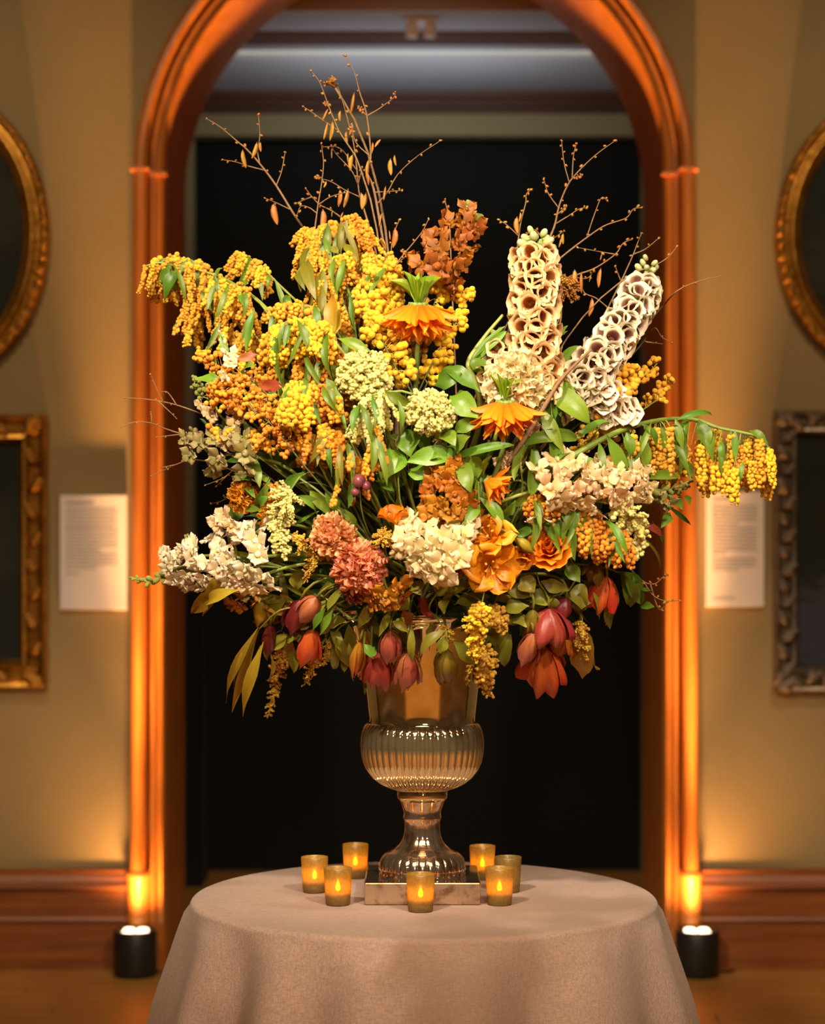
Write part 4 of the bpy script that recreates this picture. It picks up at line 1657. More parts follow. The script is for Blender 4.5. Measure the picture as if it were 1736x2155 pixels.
def carnation(label, c, R, n, mat, face=(0, -1, .25), extra=0.0, name='carnation', spread=1.55, stemmat=None, wide=1.0):
    ctr = Q(c, extra)
    f = Vector(face).normalized()
    b0 = ctr - f * R * 0.55 * U
    st = stem_to(b0, f)
    t = start(name, label, 'flower', st)
    add_stem(t, st, 3.6 * U, 3.2 * U, stemmat or M_STEM)
    put('calyx', BUD_ME, t, frame_m(b0 - f * R * 0.15 * U, f, (0, 0, 1), R * 0.5 * U, R * 0.6 * U, R * 0.5 * U), M_STEM)
    q = f.to_track_quat('Z', 'Y')
    for i in range(n):
        u = (i + .5) / n
        a = i * 2.39996
        tilt = spread * u ** 0.75 + random.uniform(-.12, .12)
        dv = q @ Vector((math.sin(tilt) * math.cos(a), math.sin(tilt) * math.sin(a), math.cos(tilt)))
        nrm = q @ Vector((-math.cos(tilt) * math.cos(a), -math.cos(tilt) * math.sin(a), math.sin(tilt)))
        if i % 3 == 0:
            L = R * U * (1.22 - 0.15 * u) * random.uniform(.88, 1.05)
            put('petal', RUF[i % 6], t, frame_m(b0 + dv * 0.0015, dv, nrm, R * wide * U * random.uniform(.95, 1.25), L, L), mat)
        else:            # ruffled faces of the outer shell, turned outward
            tang = dv.cross(Vector((random.gauss(0, 1), random.gauss(0, 1), random.gauss(0, 1)))).normalized()
            L = R * U * random.uniform(.42, .62)
            o = b0 + dv * (R * U * random.uniform(.62, .78))
            put('petal', RUF[i % 6], t, frame_m(o, tang * 0.75 + dv * random.uniform(.3, .75), dv, R * wide * U * random.uniform(.7, .95), L, L * 1.2), mat)
    return t


def cyl_petal(rprof, half, shape, nm='petal', roll=0.0, seed=0, nu=9, nv=9, wav=0.03):
    """petal wrapping the +Z axis: radius profile over unit height, angular half width"""
    rs = random.Random(seed)
    ph = rs.uniform(0, 6)

    def fn(t, s):
        w = prof_at(shape, t)
        r = prof_at(rprof, t)
        a = s * half * w
        h = t - 0.10 * s * s * t * t
        if roll and t > .6:
            r += roll * ((t - .6) / .4) ** 2 * (0.4 + 0.6 * s * s)
        r += wav * math.sin(s * 4 + ph) * t + 0.012 * math.cos(s * 10) * t
        return (r * math.cos(a), r * math.sin(a), h)
    v, f, uv = sheet(None, nu, nv, fn)
    return mesh(nm, v, f, None, uv)


TSH = [(0, .55), (.2, .85), (.5, 1), (.75, .95), (.9, .68), (.97, .35), (1, .1)]
TUL_CL = [cyl_petal([(0, .03), (.1, .17), (.3, .29), (.55, .31), (.8, .24), (1, .10)], 0.95, TSH, seed=i) for i in range(3)]
TUL_OP = [cyl_petal([(0, .03), (.1, .17), (.3, .29), (.55, .37), (.8, .36), (1, .34)], 0.85, TSH, seed=i + 5, wav=.05) for i in range(3)]
TUL_DB = [cyl_petal([(0, .03), (.1, .17), (.3, .30), (.55, .40), (.8, .42), (1, .36)], 0.75, [(0, .5), (.2, .8), (.5, 1), (.8, 1), (.93, .8), (1, .5)], seed=i + 45, wav=.10) for i in range(3)]
RND = [(0, .25), (.2, .55), (.45, .9), (.7, 1), (.88, .88), (.96, .62), (1, .28)]
RSH = [(0, .5), (.2, .8), (.5, 1), (.8, 1), (.93, .8), (1, .45)]
ROSE_P = [cyl_petal([(0, .05), (.2, .10), (.5, .13), (.8, .13), (1, .12)], 2.2, RSH, seed=21, wav=.015),
          cyl_petal([(0, .05), (.2, .17), (.5, .23), (.8, .24), (1, .25)], 1.25, RSH, seed=22, roll=.05, wav=.02),
          cyl_petal([(0, .05), (.2, .24), (.5, .36), (.8, .40), (1, .43)], 1.05, RSH, seed=23, roll=.12, wav=.03),
          cyl_petal([(0, .05), (.15, .30), (.45, .48), (.75, .58), (1, .68)], 0.9, RSH, seed=24, roll=.22, wav=.04),
          cyl_petal([(0, .05), (.12, .34), (.4, .60), (.7, .80), (1, .98)], 0.8, RSH, seed=25, roll=.15, wav=.05)]


def tulip(label, base, tip, w, mat, extra=0.0, openness=0, n=6, name='tulip', leaves=(), lmat=None, smat=None, double=0):
    a, b = Q(base, extra), Q(tip, extra)
    ax = (b - a).normalized()
    L = (b - a).length
    st = stem_to(a, ax)
    t = start(name, label, 'flower', st)
    add_stem(t, st, 3.2 * U, 2.8 * U, smat or M_LEAF_O)
    kk = w * U / (0.62 if not openness else 0.72)
    for i in range(n):
        ring = i // 3
        az = 2 * PI * (i % 3) / 3 + (PI / 3 if ring % 2 else 0) + 0.25 * (ring // 2) + random.uniform(-.15, .15)
        k = (0.92, 1.0, 0.82, 0.7, 0.6)[min(4, ring)] * random.uniform(.93, 1.06)
        src = TUL_DB if openness > 1 else TUL_OP if (openness and ring != 0) or (openness > 1) else TUL_CL
        put('petal', src[i % 3], t, head_m(a, ax + Vector((random.gauss(0, .05), random.gauss(0, .05), random.gauss(0, .05))), az, kk * k, L * random.uniform(.92, 1.05)), mat)
    for lf in leaves:
        leafpx(t, *lf[:5], mat=lmat or M_LEAF_O, e0=extra - .01, e1=extra - .02, **(lf[5] if len(lf) > 5 else {}))
    return t


def rose(label, c, R, mat, face, extra=0.0, name='rose'):
    ctr = Q(c, extra)
    f = Vector(face).normalized()
    b0 = ctr - f * R * 0.75 * U
    st = stem_to(b0, f)
    t = start(name, label, 'flower', st)
    add_stem(t, st, 3.6 * U, 3.2 * U, M_STEM_DK)
    for ring, (m, s, h) in enumerate(((2, 1.25, 1.38), (4, 1.2, 1.30), (5, 1.12, 1.16), (5, 1.05, .98), (5, 1.02, .78))):
        for k in range(m):
            az = 2 * PI * k / m + ring * 1.1 + random.uniform(-.15, .15)
            put('petal', ROSE_P[ring], t, head_m(b0, f + Vector((random.gauss(0, .04), random.gauss(0, .04), random.gauss(0, .04))), az, R * U * s * random.uniform(.95, 1.05), R * U * h * random.uniform(.94, 1.06)), mat)
    for k in range(5):
        az = 2 * PI * k / 5
        dv = f.to_track_quat('Z', 'Y') @ Vector((math.cos(az), math.sin(az), -.2))
        put('sepal', BRACT_T[k % 3], t, frame_m(b0, dv, -f, R * .2 * U, R * .8 * U, R * .8 * U), M_STEM)
    return t


WIDEP = [bent(PET, b, 0.1, 0.45, 0.0, cup=0.25, ruff=0.45, nu=9, nv=7, nm='petal', seed=60 + i) for i, b in enumerate((-0.2, 0.3, 0.8, 1.3))]


def open_flower(label, c, R, n, mat, face, extra=0.0, name='lily', tilt=1.0, w=0.62, stamens=5, cmat=None, cat='flower', smat=None):
    ctr = Q(c, extra)
    f = Vector(face).normalized()
    b0 = ctr - f * R * 0.35 * U
    st = stem_to(b0, f)
    t = start(name, label, cat, st)
    add_stem(t, st, 3.0 * U, 2.6 * U, smat or M_STEM)
    q = f.to_track_quat('Z', 'Y')
    for i in range(n):
        a = 2 * PI * i / n + random.uniform(-.15, .15)
        tl = tilt + random.uniform(-.22, .22) - (0.25 if i % 2 else 0)
        dv = q @ Vector((math.sin(tl) * math.cos(a), math.sin(tl) * math.sin(a), math.cos(tl)))
        nrm = q @ Vector((-math.cos(tl) * math.cos(a), -math.cos(tl) * math.sin(a), math.sin(tl)))
        L = R * 1.15 * U * random.uniform(.88, 1.1)
        put('petal', WIDEP[random.randrange(4)], t, frame_m(b0, dv, nrm, R * w * 1.6 * U * random.uniform(.85, 1.1), L, L), mat)
    for i in range(stamens):
        a = 2 * PI * i / max(1, stamens)
        dv = q @ Vector((0.35 * math.cos(a), 0.35 * math.sin(a), 1))
        b = B().add(*tube([b0, b0 + dv * R * .35 * U, b0 + dv * R * .6 * U], 1.0 * U, .7 * U, 5))
        blob(b, b0 + dv * R * .62 * U, 2.6 * U, (1, 1, 1.6), fine=False)
        put('stamen', b.mesh('stamen'), t, None, cmat or M_ORY)
    return t


def greens(label, path, leaves, extra=0.0, mat=None, kind='lance', group=None, sr=2.4, name='foliage_stem', smat=None):
    pts = smooth_path([Q(p, extra) for p in path], 6)
    st = stem_to(pts[0], pts[1] - pts[0])
    allp = st[:-1] + pts
    t = start(name, label, 'foliage', allp, group)
    add_stem(t, allp, sr * 1.2 * U, sr * 0.5 * U, smat or M_STEM)
    for lf in leaves:
        kw = dict(kind=kind)
        if len(lf) > 5:
            kw.update(lf[5])
        m = kw.pop('mat', mat or M_LEAF)
        leafpx(t, *lf[:5], mat=m, e0=extra, e1=extra + random.uniform(-.04, .02), **kw)
    return t

# ================================================================== THE ARRANGEMENT
def crop(ox, oy, s):
    return lambda *q: [(ox + p[0] / s, oy + p[1] / s) + tuple(p[2:]) for p in q]


kA, kB, kC, kD, kE = crop(250, 430, 3.858), crop(600, 430, 3.858), crop(980, 430, 3.858), crop(380, 780, 3.858), crop(760, 780, 3.858)
kG, kH, kI, kF = crop(270, 1060, 3.858), crop(680, 1060, 3.858), crop(1000, 1060, 3.858), crop(1100, 780, 3.156)
kT, kR = crop(420, 100, 3.472), crop(1000, 250, 3.156)


def lv(k, *rows):
    """leaf rows given in crop pixels: x0, y0, x1, y1, width(px of the photo)[, dict]"""
    out = []
    for r in rows:
        (x0, y0), (x1, y1) = k((r[0], r[1]))[0], k((r[2], r[3]))[0]
        out.append((x0, y0, x1, y1, r[4]) + tuple(r[5:]))
    return out


# ---------------------------------------------------------------- bare twigs
twig('tall dry branch with brown seed pods rising highest at top centre',
     [kT((1400, 1800, .02), (1345, 1450), (1300, 1180), (1265, 1010), (1215, 890), (1250, 800), (1222, 500), (1170, 330), (1130, 180), (1062, 58)),
      kT((1225, 515), (1300, 455), (1370, 405), (1420, 365), (1430, 325)),
      kT((1300, 1150), (1370, 1060), (1450, 925), (1590, 795), (1760, 680)),
      kT((1245, 795), (1140, 690), (1110, 560)), kT((1205, 490), (1160, 430)), kT((1385, 1040), (1480, 1045))],
     [*[(p[0], p[1], L, a) for p, L, a in zip(kT((1130, 325), (1265, 690), (1325, 670), (1425, 785), (1395, 810), (1235, 815), (1215, 900), (1360, 1010), (1330, 1210), (1310, 1400)), (45, 25, 20, 22, 34, 42, 30, 30, 28, 26), (.15, .1, .7, -.1, 0, .1, -.2, .15, .2, -.6))]],
     buds=9, r0=4.2, extra=0.02)
twig('dry branch with dried bud at its tip, just left of the tallest one',
     [kT((1240, 1310), (1200, 1180), (1165, 1050), (1150, 900), (1125, 700), (1085, 540), (1050, 410), (1005, 270)),
      kT((1160, 1000), (1110, 900), (1000, 780), (965, 720)), kT((1165, 1100), (1060, 1040), (960, 980), (850, 950)),
      kT((1165, 1010), (1185, 880)), kT((1150, 900), (1030, 740), (900, 725))],
     [*[(p[0], p[1], L, a) for p, L, a in zip(kT((1030, 460), (1075, 610), (1115, 550), (1180, 1060), (1215, 1060), (1120, 780), (1085, 770), (1085, 1030), (1025, 1035), (965, 740)), (22, 28, 26, 34, 32, 34, 20, 40, 36, 20), (.1, 0, .2, -.1, .15, .2, 0, .2, .05, 0))]],
     buds=6, r0=2.8, extra=0.05)
dried = open_flower('dried brown seed head on the end of a tall twig', (701, 178), 24, 8, M_POD, (-.6, -.3, .8), extra=0.05 - D(701, 178), name='dried_flower', tilt=.35, w=.25, stamens=0, cat='dried flower', smat=M_TWIG)
twig('dry twig with tiny buds leaning left beside the tall branches',
     [kT((1180, 900), (1130, 780), (1030, 630), (975, 510), (940, 420), (880, 260), (815, 170)),
      kT((1020, 620), (920, 545), (830, 480), (755, 430)), kT((940, 440), (915, 400))],
     [*[(p[0], p[1], L, a) for p, L, a in zip(kT((940, 445), (935, 545), (970, 535)), (26, 36, 40), (.45, .2, .1))]], buds=8, r0=2.5, extra=0.0)
twig('forked dry branch leaning far left at the upper left',
     [kT((800, 1380, .05), (690, 1220), (560, 1010), (440, 850), (340, 740), (280, 690), (150, 580), (50, 520)),
      kT((440, 840), (425, 760), (440, 640), (430, 490)), kT((465, 905), (370, 870), (260, 835), (165, 820)),
      kT((572, 1015), (600, 900), (625, 765)), kT((660, 1190), (550, 1130), (475, 1100))],
     [*[(p[0], p[1], L, a) for p, L, a in zip(kT((315, 745), (420, 690), (445, 690), (545, 1130)), (38, 34, 20, 46), (-.15, .25, 0, -.1))]], buds=7, r0=3.6, extra=0.05)
twig('thin upright dry twig between the forked branch and the tall ones',
     [kT((840, 1340), (865, 1150), (890, 1000), (905, 850), (890, 700)),
      kT((850, 1210), (800, 1170), (740, 1160), (710, 1230)), kT((890, 1140), (960, 1090), (1060, 1060)), kT((895, 955), (845, 945))],
     [*[(p[0], p[1], L, a) for p, L, a in zip(kT((900, 1180), (925, 975)), (42, 14), (0, .3))]], buds=6, r0=2.4, extra=0.03)
twig('short dry twig crossing low behind the yellow clusters at top left',
     [kT((1080, 1290), (1030, 1240), (960, 1190), (880, 1150), (820, 1090), (775, 1030)), kT((730, 1160), (700, 1140))],
     [*[(p[0], p[1], L, a) for p, L, a in zip(kT((970, 1190), (1050, 1200)), (14, 20), (.1, .3))]], buds=5, r0=2.4, extra=0.06)
twig('slender dry twig slanting up to the right beside the rust snapdragon',
     [kB((860, 560, .1), (880, 510), (960, 410), (1060, 290), (1120, 210), (1165, 120)), kB((960, 400), (955, 370)), kB((985, 560), (978, 425))], (), buds=5, r0=2.4, extra=-0.05)
twig('short pod-bearing twig left of the rust snapdragon',
     [kB((858, 600, .1), (860, 400), (870, 300), (900, 190), (930, 125))],
     [*[(p[0], p[1], L, a) for p, L, a in zip(kB((890, 190), (845, 210), (790, 275), (770, 270), (760, 320)), (40, 20, 26, 22, 12), (0.05, -.1, .8, -.6, 0))]], buds=4, r0=2.0, extra=-0.06)
twig('thin twig standing behind the rust snapdragon', [kB((1345, 420), (1338, 220), (1325, 90), (1305, 0), (1298, -40))], (), buds=4, r0=2.2, extra=0.04)
twig('branched bare twig rising highest at the upper right',
     [kR((470, 860), (500, 780), (530, 700), (560, 570), (615, 440), (680, 355), (800, 240), (930, 145)),
      kR((615, 425), (590, 290), (573, 145)), kR((640, 400), (652, 250), (672, 165)), kR((550, 590), (485, 495), (455, 400)),
      kR((540, 710), (620, 645), (690, 600), (742, 590)), kR((610, 650), (605, 580)), kR((660, 400), (710, 375))], (), buds=8, r0=3.4, extra=0.02)
twig('long bare twig reaching right above the shorter foxglove',
     [kR((560, 930), (640, 865), (740, 790), (860, 710), (1000, 660), (1050, 600), (1105, 590)),
      kR((740, 790), (790, 640), (838, 525), (878, 545))], (), buds=8, r0=2.5, extra=0.0)
twig('short forked twig just above the taller foxglove',
     [kR((280, 860), (300, 700), (335, 560), (340, 500), (372, 470)), kR((278, 770), (215, 710), (155, 670))],
     [*[(p[0], p[1], L, a) for p, L, a in zip(kR((300, 620), (278, 650), (350, 760)), (20, 34, 26), (.1, 0, .5))]], buds=6, r0=2.4, extra=0.0)
twig('knobbly twig peeping over the top of the taller foxglove', [kR((470, 830), (430, 770), (385, 735), (340, 760)), kR((545, 850), (590, 745))],
     [*[(p[0], p[1], L, a) for p, L, a in zip(kR((570, 790), (585, 760)), (20, 22), (.2, .05))]], buds=6, r0=2.6, extra=0.03)
twig('bare twig with hanging pods between the two foxgloves',
     [kR((580, 1080), (680, 1035), (800, 990), (930, 900), (980, 830), (1040, 800)), kR((930, 905), (840, 885), (680, 855)), kR((670, 1100), (740, 1060), (790, 1010))],
     [*[(p[0], p[1], L, a) for p, L, a in zip(kR((835, 990), (660, 1000), (705, 1015), (770, 1040), (840, 895)), (40, 34, 44, 14, 14), (.15, .1, 0, .3, .2))]], buds=7, r0=2.6, extra=0.04)
twig('curling pod twig low between the two foxgloves', [kR((870, 1245), (800, 1190), (730, 1160), (705, 1110))],
     [*[(p[0], p[1], L, a) for p, L, a in zip(kR((775, 1190),), (38,), (.12,))]], buds=2, r0=2.0, extra=0.04)
twig('forked thin twig behind the shorter foxglove tip',
     [kR((960, 1100), (1010, 990), (1050, 900), (1080, 820), (1105, 760)), kR((1055, 900), (1130, 865), (1220, 792)), kR((960, 1080), (930, 980))], (), buds=4, r0=2.2, extra=0.05)
twig('thin twig with one bud passing over the shorter foxglove tip', [kR((970, 1080), (1060, 1020), (1180, 980), (1280, 920), (1340, 848))], (), buds=3, r0=2.0, extra=-0.02)
twig('dark thin twig pointing right towards the oval frame', [kR((1260, 1230, .1), (1320, 1160), (1400, 1110), (1500, 1075), (1625, 1045))], (), buds=4, r0=2.2, extra=-0.02, bud_r=2.5)
twig('tiny twig tips below the shorter foxglove on its outer side', [kR((1120, 1480, .1), (1190, 1390), (1240, 1450), (1305, 1488)), kR((1150, 1490), (1240, 1495))], (), buds=2, r0=1.8, extra=0.0, bud_r=2.5)
twig('pale forked twig pointing left across the arch post',
     [kA((720, 1740, .08), (640, 1690), (470, 1630), (340, 1600), (200, 1580), (40, 1570)), kA((370, 1610), (320, 1530), (280, 1430), (255, 1380)), kA((480, 1640), (400, 1530), (350, 1520)), kA((330, 1590), (420, 1690), (470, 1740))], (), buds=4, r0=2.4, extra=-.02, bud_r=2.4)
twig('lower pale twig pointing left across the arch post', [[(420, 920, .08), (390, 915), (350, 903), (320, 891), (285, 888), (250, 901)], [(320, 891), (317, 862)], [(385, 912), (330, 920)]], (), buds=3, r0=2.2, extra=0.0, bud_r=2.4)
twig('reddish twig pointing left below the dusty snapdragon', [[(430, 970, .08), (400, 968), (370, 978), (318, 1002)], [(372, 976), (340, 984)]], (), buds=3, r0=2.0, extra=0.0, bud_r=2.8)
twig('little twig low on the left beside the orange ranunculus', [kD((470, 1030, .08), (420, 1010), (330, 1060), (245, 1080)), kD((380, 1030), (350, 1015))], (), buds=3, r0=2.4, extra=-.03, bud_r=3)
twig('reddish twig with curled buds under the olive cups', [kD((480, 760, .08), (380, 850), (290, 940)), kD((400, 830), (330, 880), (200, 930))], (), buds=4, r0=2.0, extra=-.03, bud_r=3)
twig('green-budded twig at the lower right edge',
     [kI((1230, 500, .06), (1300, 570), (1380, 640), (1460, 650), (1520, 600), (1565, 580)), kI((1330, 700), (1440, 740), (1540, 790), (1660, 785)), kI((1400, 820), (1490, 855), (1560, 800))], (), buds=7, r0=2.4, extra=-.02, bud_r=4.5, podmat=M_GREENBUD)

# ---------------------------------------------------------------- weeping yellow branches, left
mimosa('weeping golden branch reaching farthest up and left', kA((1250, 900), (1130, 780), (1000, 690), (850, 600), (700, 550), (560, 510), (420, 490), (320, 475), (220, 500)),
       46, (50, 96), 4.2, 'chain', M_YEL2, 0.36, 8, .035, lv(kA, (480, 520, 380, 760, 30), (420, 500, 330, 640, 20), (500, 530, 440, 700, 22), (790, 590, 840, 520, 18), (640, 600, 720, 590, 10), (560, 520, 590, 580, 14)), extra=.0, sr=3.2)
mimosa('golden tuft lying along the top of the far left branch', kA((700, 545), (640, 480), (520, 440), (400, 440), (330, 450)), 22, (16, 30), 4.6, 'chain', M_YEL2, 0.05, 12, .02, extra=.02, out=1.0, tilt=.7)
mimosa('small golden fan of blossom left of centre on its own thin stem', kA((1480, 820), (1330, 680), (1220, 570), (1130, 480), (1000, 410), (960, 430)),
       26, (34, 56), 4.4, 'chain', M_YEL2, 0.42, 8, .03, lv(kA, (1220, 570, 1210, 680, 10), (1040, 600, 1010, 720, 14)), extra=.04, out=.25)
mimosa('big dome of weeping golden chains at the left edge', kA((1050, 720), (980, 680), (860, 650), (740, 680), (630, 760), (560, 860)),
       46, (64, 108), 4.4, 'chain', M_YEL2, 0.0, 16, .05, lv(kA, (540, 830, 530, 960, 12), (470, 950, 480, 1060, 16), (990, 720, 1020, 830, 16), (1100, 850, 1040, 1190, 20), (1090, 880, 1000, 1110, 16)), extra=-.01)
mimosa('bright yellow weeping cluster beneath an arching stem, left of centre', kA((1720, 1080), (1640, 1000), (1560, 960), (1400, 950), (1290, 990), (1230, 1050)),
       30, (60, 92), 5.4, 'grape', M_YEL, 0.12, 12, .04, lv(kA, (1310, 1000, 1350, 1460, 20), (1360, 990, 1390, 1210, 16), (1520, 960, 1470, 1170, 14), (1700, 1030, 1730, 1400, 22)), extra=-.03, sr=3)
mimosa('golden puffs lying on top of the bright yellow cluster', kA((1680, 930), (1600, 850), (1480, 820), (1350, 830), (1250, 860)), 26, (26, 46), 5.2, 'grape', M_YEL2, 0.0, 14, .04, lv(kA, (1340, 830, 1380, 750, 20), (1650, 900, 1580, 830, 18)), extra=.03)
mimosa('tall golden plume of hanging chains at the upper left', kB((310, 1000), (330, 800), (330, 600), (290, 400), (230, 240), (130, 240)),
       46, (56, 104), 4.2, 'chain', M_YEL2, 0.34, 12, .035, lv(kB, (230, 330, 110, 520, 26), (180, 450, 280, 770, 30, dict(mat=None)) if False else (180, 450, 250, 760, 30), (150, 480, 130, 700, 22), (100, 540, 160, 690, 18)), lmat=M_LEAF_O, extra=.05)
mimosa('golden crest spreading over the top of the tall plume', kB((380, 480), (330, 300), (250, 210), (150, 220)), 20, (24, 44), 4.6, 'chain', M_YEL2, 0.3, 16, .03, extra=.07, out=.5)
mimosa('golden fan of chains hanging right from a hooked stem at top', kB((440, 430), (410, 330), (460, 200), (510, 115), (590, 130), (670, 220)),
       30, (46, 74), 4.6, 'chain', M_ORY, 0.5, 8, .03, lv(kB, (470, 320, 580, 450, 18), (430, 400, 370, 340, 16)), lmat=M_LEAF_O, extra=.06, out=.5, sr=2.8)
mimosa('short golden chains tucked left of the hooked stem', kB((440, 330), (420, 220), (370, 150), (330, 180)), 16, (28, 46), 4.8, 'grape', M_ORY, 0.3, 10, .03, extra=.08)
mimosa('deep golden bank of blossom behind, left of the orange crown flower', kB((600, 1000), (580, 800), (560, 640), (600, 520), (680, 470), (740, 540)),
       46, (44, 80), 4.8, 'grape', M_YEL2, 0.15, 46, .05, lv(kB, (520, 540, 560, 680, 14), (640, 640, 720, 760, 14)), extra=.10)
mimosa('dense yellow bank of blossom behind the orange crown flower', kB((800, 1000), (820, 820), (800, 650), (760, 540), (850, 560)),
       40, (36, 66), 5.0, 'grape', M_YEL, 0.1, 40, .05, extra=.09)
mimosa('golden knot of blossom above the broad olive leaf', kB((420, 700), (440, 560), (450, 450), (500, 440)), 18, (26, 50), 5.2, 'grape', M_YEL2, 0.35, 16, .03, extra=.05)

mimosa('golden bank of chains between the far left dome and the bright cluster', [(600, 830), (560, 740), (520, 690), (470, 680)], 44, (44, 84), 4.6, 'chain', M_YEL2, 0.0, 40, .05, extra=.05, autoleaf=6)
mimosa('golden bank under the bright yellow cluster, behind the fat bunch', [(720, 900), (660, 830), (600, 800), (540, 800)], 46, (40, 76), 5.0, 'grape', M_ORY, 0.0, 40, .05, extra=.05, autoleaf=6)
mimosa('ochre bank of blossom between olive leaf and lime head', [(740, 860), (720, 760), (690, 690), (650, 650)], 40, (44, 80), 4.6, 'chain', M_YEL2, 0.0, 38, .05, extra=.07, autoleaf=6)
mimosa('thin golden chains low in the left middle over dark stems', [(760, 1000), (700, 930), (640, 900), (580, 900)], 30, (40, 78), 4.6, 'chain', M_ORY, 0.0, 30, .05, extra=-.01, autoleaf=5)
mimosa('golden chains behind the cream snapdragon at right', [(1180, 1010), (1280, 960), (1360, 930), (1430, 920)], 34, (50, 90), 5.0, 'grape', M_YEL2, 0.0, 22, .04, extra=.04, autoleaf=8)

# loose sprigs of round pompoms
sprig('loose yellow pompom sprig on a dark stem under the upper crown flower', kB((1010, 1500), (900, 1330), (790, 1110), (700, 960), (610, 790)), 45, 6.8, 40, M_YEL, extra=-.02, sr=2.2)
sprig('second yellow pompom sprig crossing behind the crown flower stem', kB((1000, 1400), (940, 1260), (860, 1100), (760, 900), (740, 820)), 45, 7.0, 46, M_YEL, extra=.03, sr=2.0)
sprig('yellow pompoms filling in below the upper crown flower', kB((900, 1500), (1000, 1350), (1040, 1200), (1100, 1080)), 39, 6.8, 46, M_YEL, extra=.05)
sprig('yellow pompoms at the right of the upper crown flower', kB((1130, 1420), (1250, 1190), (1350, 1030), (1440, 850), (1480, 690)), 33, 6.6, 34, M_YEL, extra=.02, sr=1.8)
sprig('small yellow pompom sprig under the rust snapdragon', kB((1180, 900), (1230, 760), (1290, 690), (1350, 680)), 24, 6.6, 26, M_YEL, extra=.03)
sprig('yellow pompom sprig low between crown stem and green leaves', kB((1100, 1560), (1180, 1400), (1250, 1280), (1330, 1190)), 24, 6.8, 34, M_YEL, extra=.04)
sprig('yellow pompoms massed left of the upper crown flower', kB((760, 900), (740, 760), (760, 640), (830, 560)), 36, 6.4, 46, M_YEL, extra=.05, t0=0)
sprig('greenish yellow bobble sprig on the right beside the foxglove', kC((1150, 1700), (1230, 1560), (1300, 1450), (1370, 1400)), 51, 7.0, 40, M_YEL2, extra=-.01, t0=.0)
sprig('airy greenish sprig with the outermost bobbles at the right', kC((1330, 1740), (1480, 1640), (1580, 1560), (1610, 1480), (1640, 1420)), 24, 5.4, 22, M_YEL2, extra=.02, smat=M_STEM, cl=(1, 3))
sprig('airy sprig of green bobbles above the right yellow sprig', kC((1300, 1500), (1400, 1430), (1500, 1350), (1570, 1280)), 18, 5.4, 24, M_YEL2, extra=.03, smat=M_STEM, cl=(1, 3))
sprig('orange-yellow sprig at far left under the big dome', kA((1150, 1500), (1000, 1400), (850, 1330), (700, 1260), (660, 1260)), 45, 5.0, 34, M_ORY, extra=-.06)
sprig('orange-yellow sprig around the cream florets at the left', kA((1300, 1640), (1100, 1560), (900, 1480), (760, 1580)), 48, 5.0, 40, M_ORY, extra=-.06)
sprig('orange-yellow sprig spreading over the brown stems at left centre', kD((900, 640), (760, 460), (600, 330), (450, 260), (300, 250)), 51, 5.0, 40, M_ORY, extra=-.06)
sprig('fine orange sprig hanging over the brown stems', kD((1000, 640), (920, 600), (760, 640), (640, 600), (560, 540)), 33, 4.8, 26, M_ORY, extra=-.05)
sprig('small green bobble sprig at the left edge', kD((330, 260), (230, 230), (170, 200), (120, 130), (110, 60)), 18, 4.6, 20, M_GREENBUD, extra=.0, smat=M_STEM, cl=(1, 3))
sprig('orange sprig beside the olive cups at the left', kD((520, 620), (430, 560), (320, 540), (260, 490)), 21, 5.2, 22, M_ORY, extra=-.04)
mimosa('fat bright yellow hanging bunch in the left middle', kD((1010, 300), (1000, 180), (960, 120), (920, 140)), 14, (78, 104), 6.0, 'grape', M_YEL, 0.5, 12, .03, lv(kD, (1000, 60, 1010, 200, 20), (840, 180, 850, 260, 14)), extra=-.06)
mimosa('row of orange-yellow chains right of the fat yellow bunch', kD((1290, 330), (1240, 200), (1180, 130), (1090, 130), (1050, 160)), 22, (44, 78), 5.4, 'grape', M_ORY, 0.2, 10, .03, lv(kD, (1250, 130, 1280, 390, 24), (1180, 60, 1270, 220, 22)), extra=-.04)
mimosa('deep golden chains hanging over the dark middle left', kD((1340, 640), (1280, 520), (1180, 460), (1080, 450), (1020, 470)), 26, (44, 84), 5.0, 'chain', M_ORY, 0.1, 12, .04, lv(kD, (1130, 560, 1090, 790, 16, dict(mat=M_LEAF_O)) if False else (1130, 560, 1090, 790, 16), (1350, 600, 1370, 860, 20), (1300, 640, 1320, 800, 16)), lmat=M_LEAF_O, extra=-.02)
mimosa('orange trail of chains beside the drooping catkins', kD((1580, 420), (1570, 500), (1580, 580), (1540, 640)), 18, (38, 62), 5.0, 'chain', M_ORY, 0.2, 9, .02, extra=-.07)
mimosa('golden haze of blossom behind the lime flower head', kB((500, 1500), (440, 1300), (400, 1150), (330, 1030), (420, 1020)), 34, (40, 76), 5.2, 'grape', M_ORY, 0.1, 34, .04, extra=.04, autoleaf=4)
mimosa('golden weeping chains in the left middle above the dark leaves', kB((150, 1520), (120, 1380), (180, 1250), (280, 1200)), 30, (46, 80), 5.2, 'grape', M_ORY, 0.0, 32, .04, extra=.02, autoleaf=4)

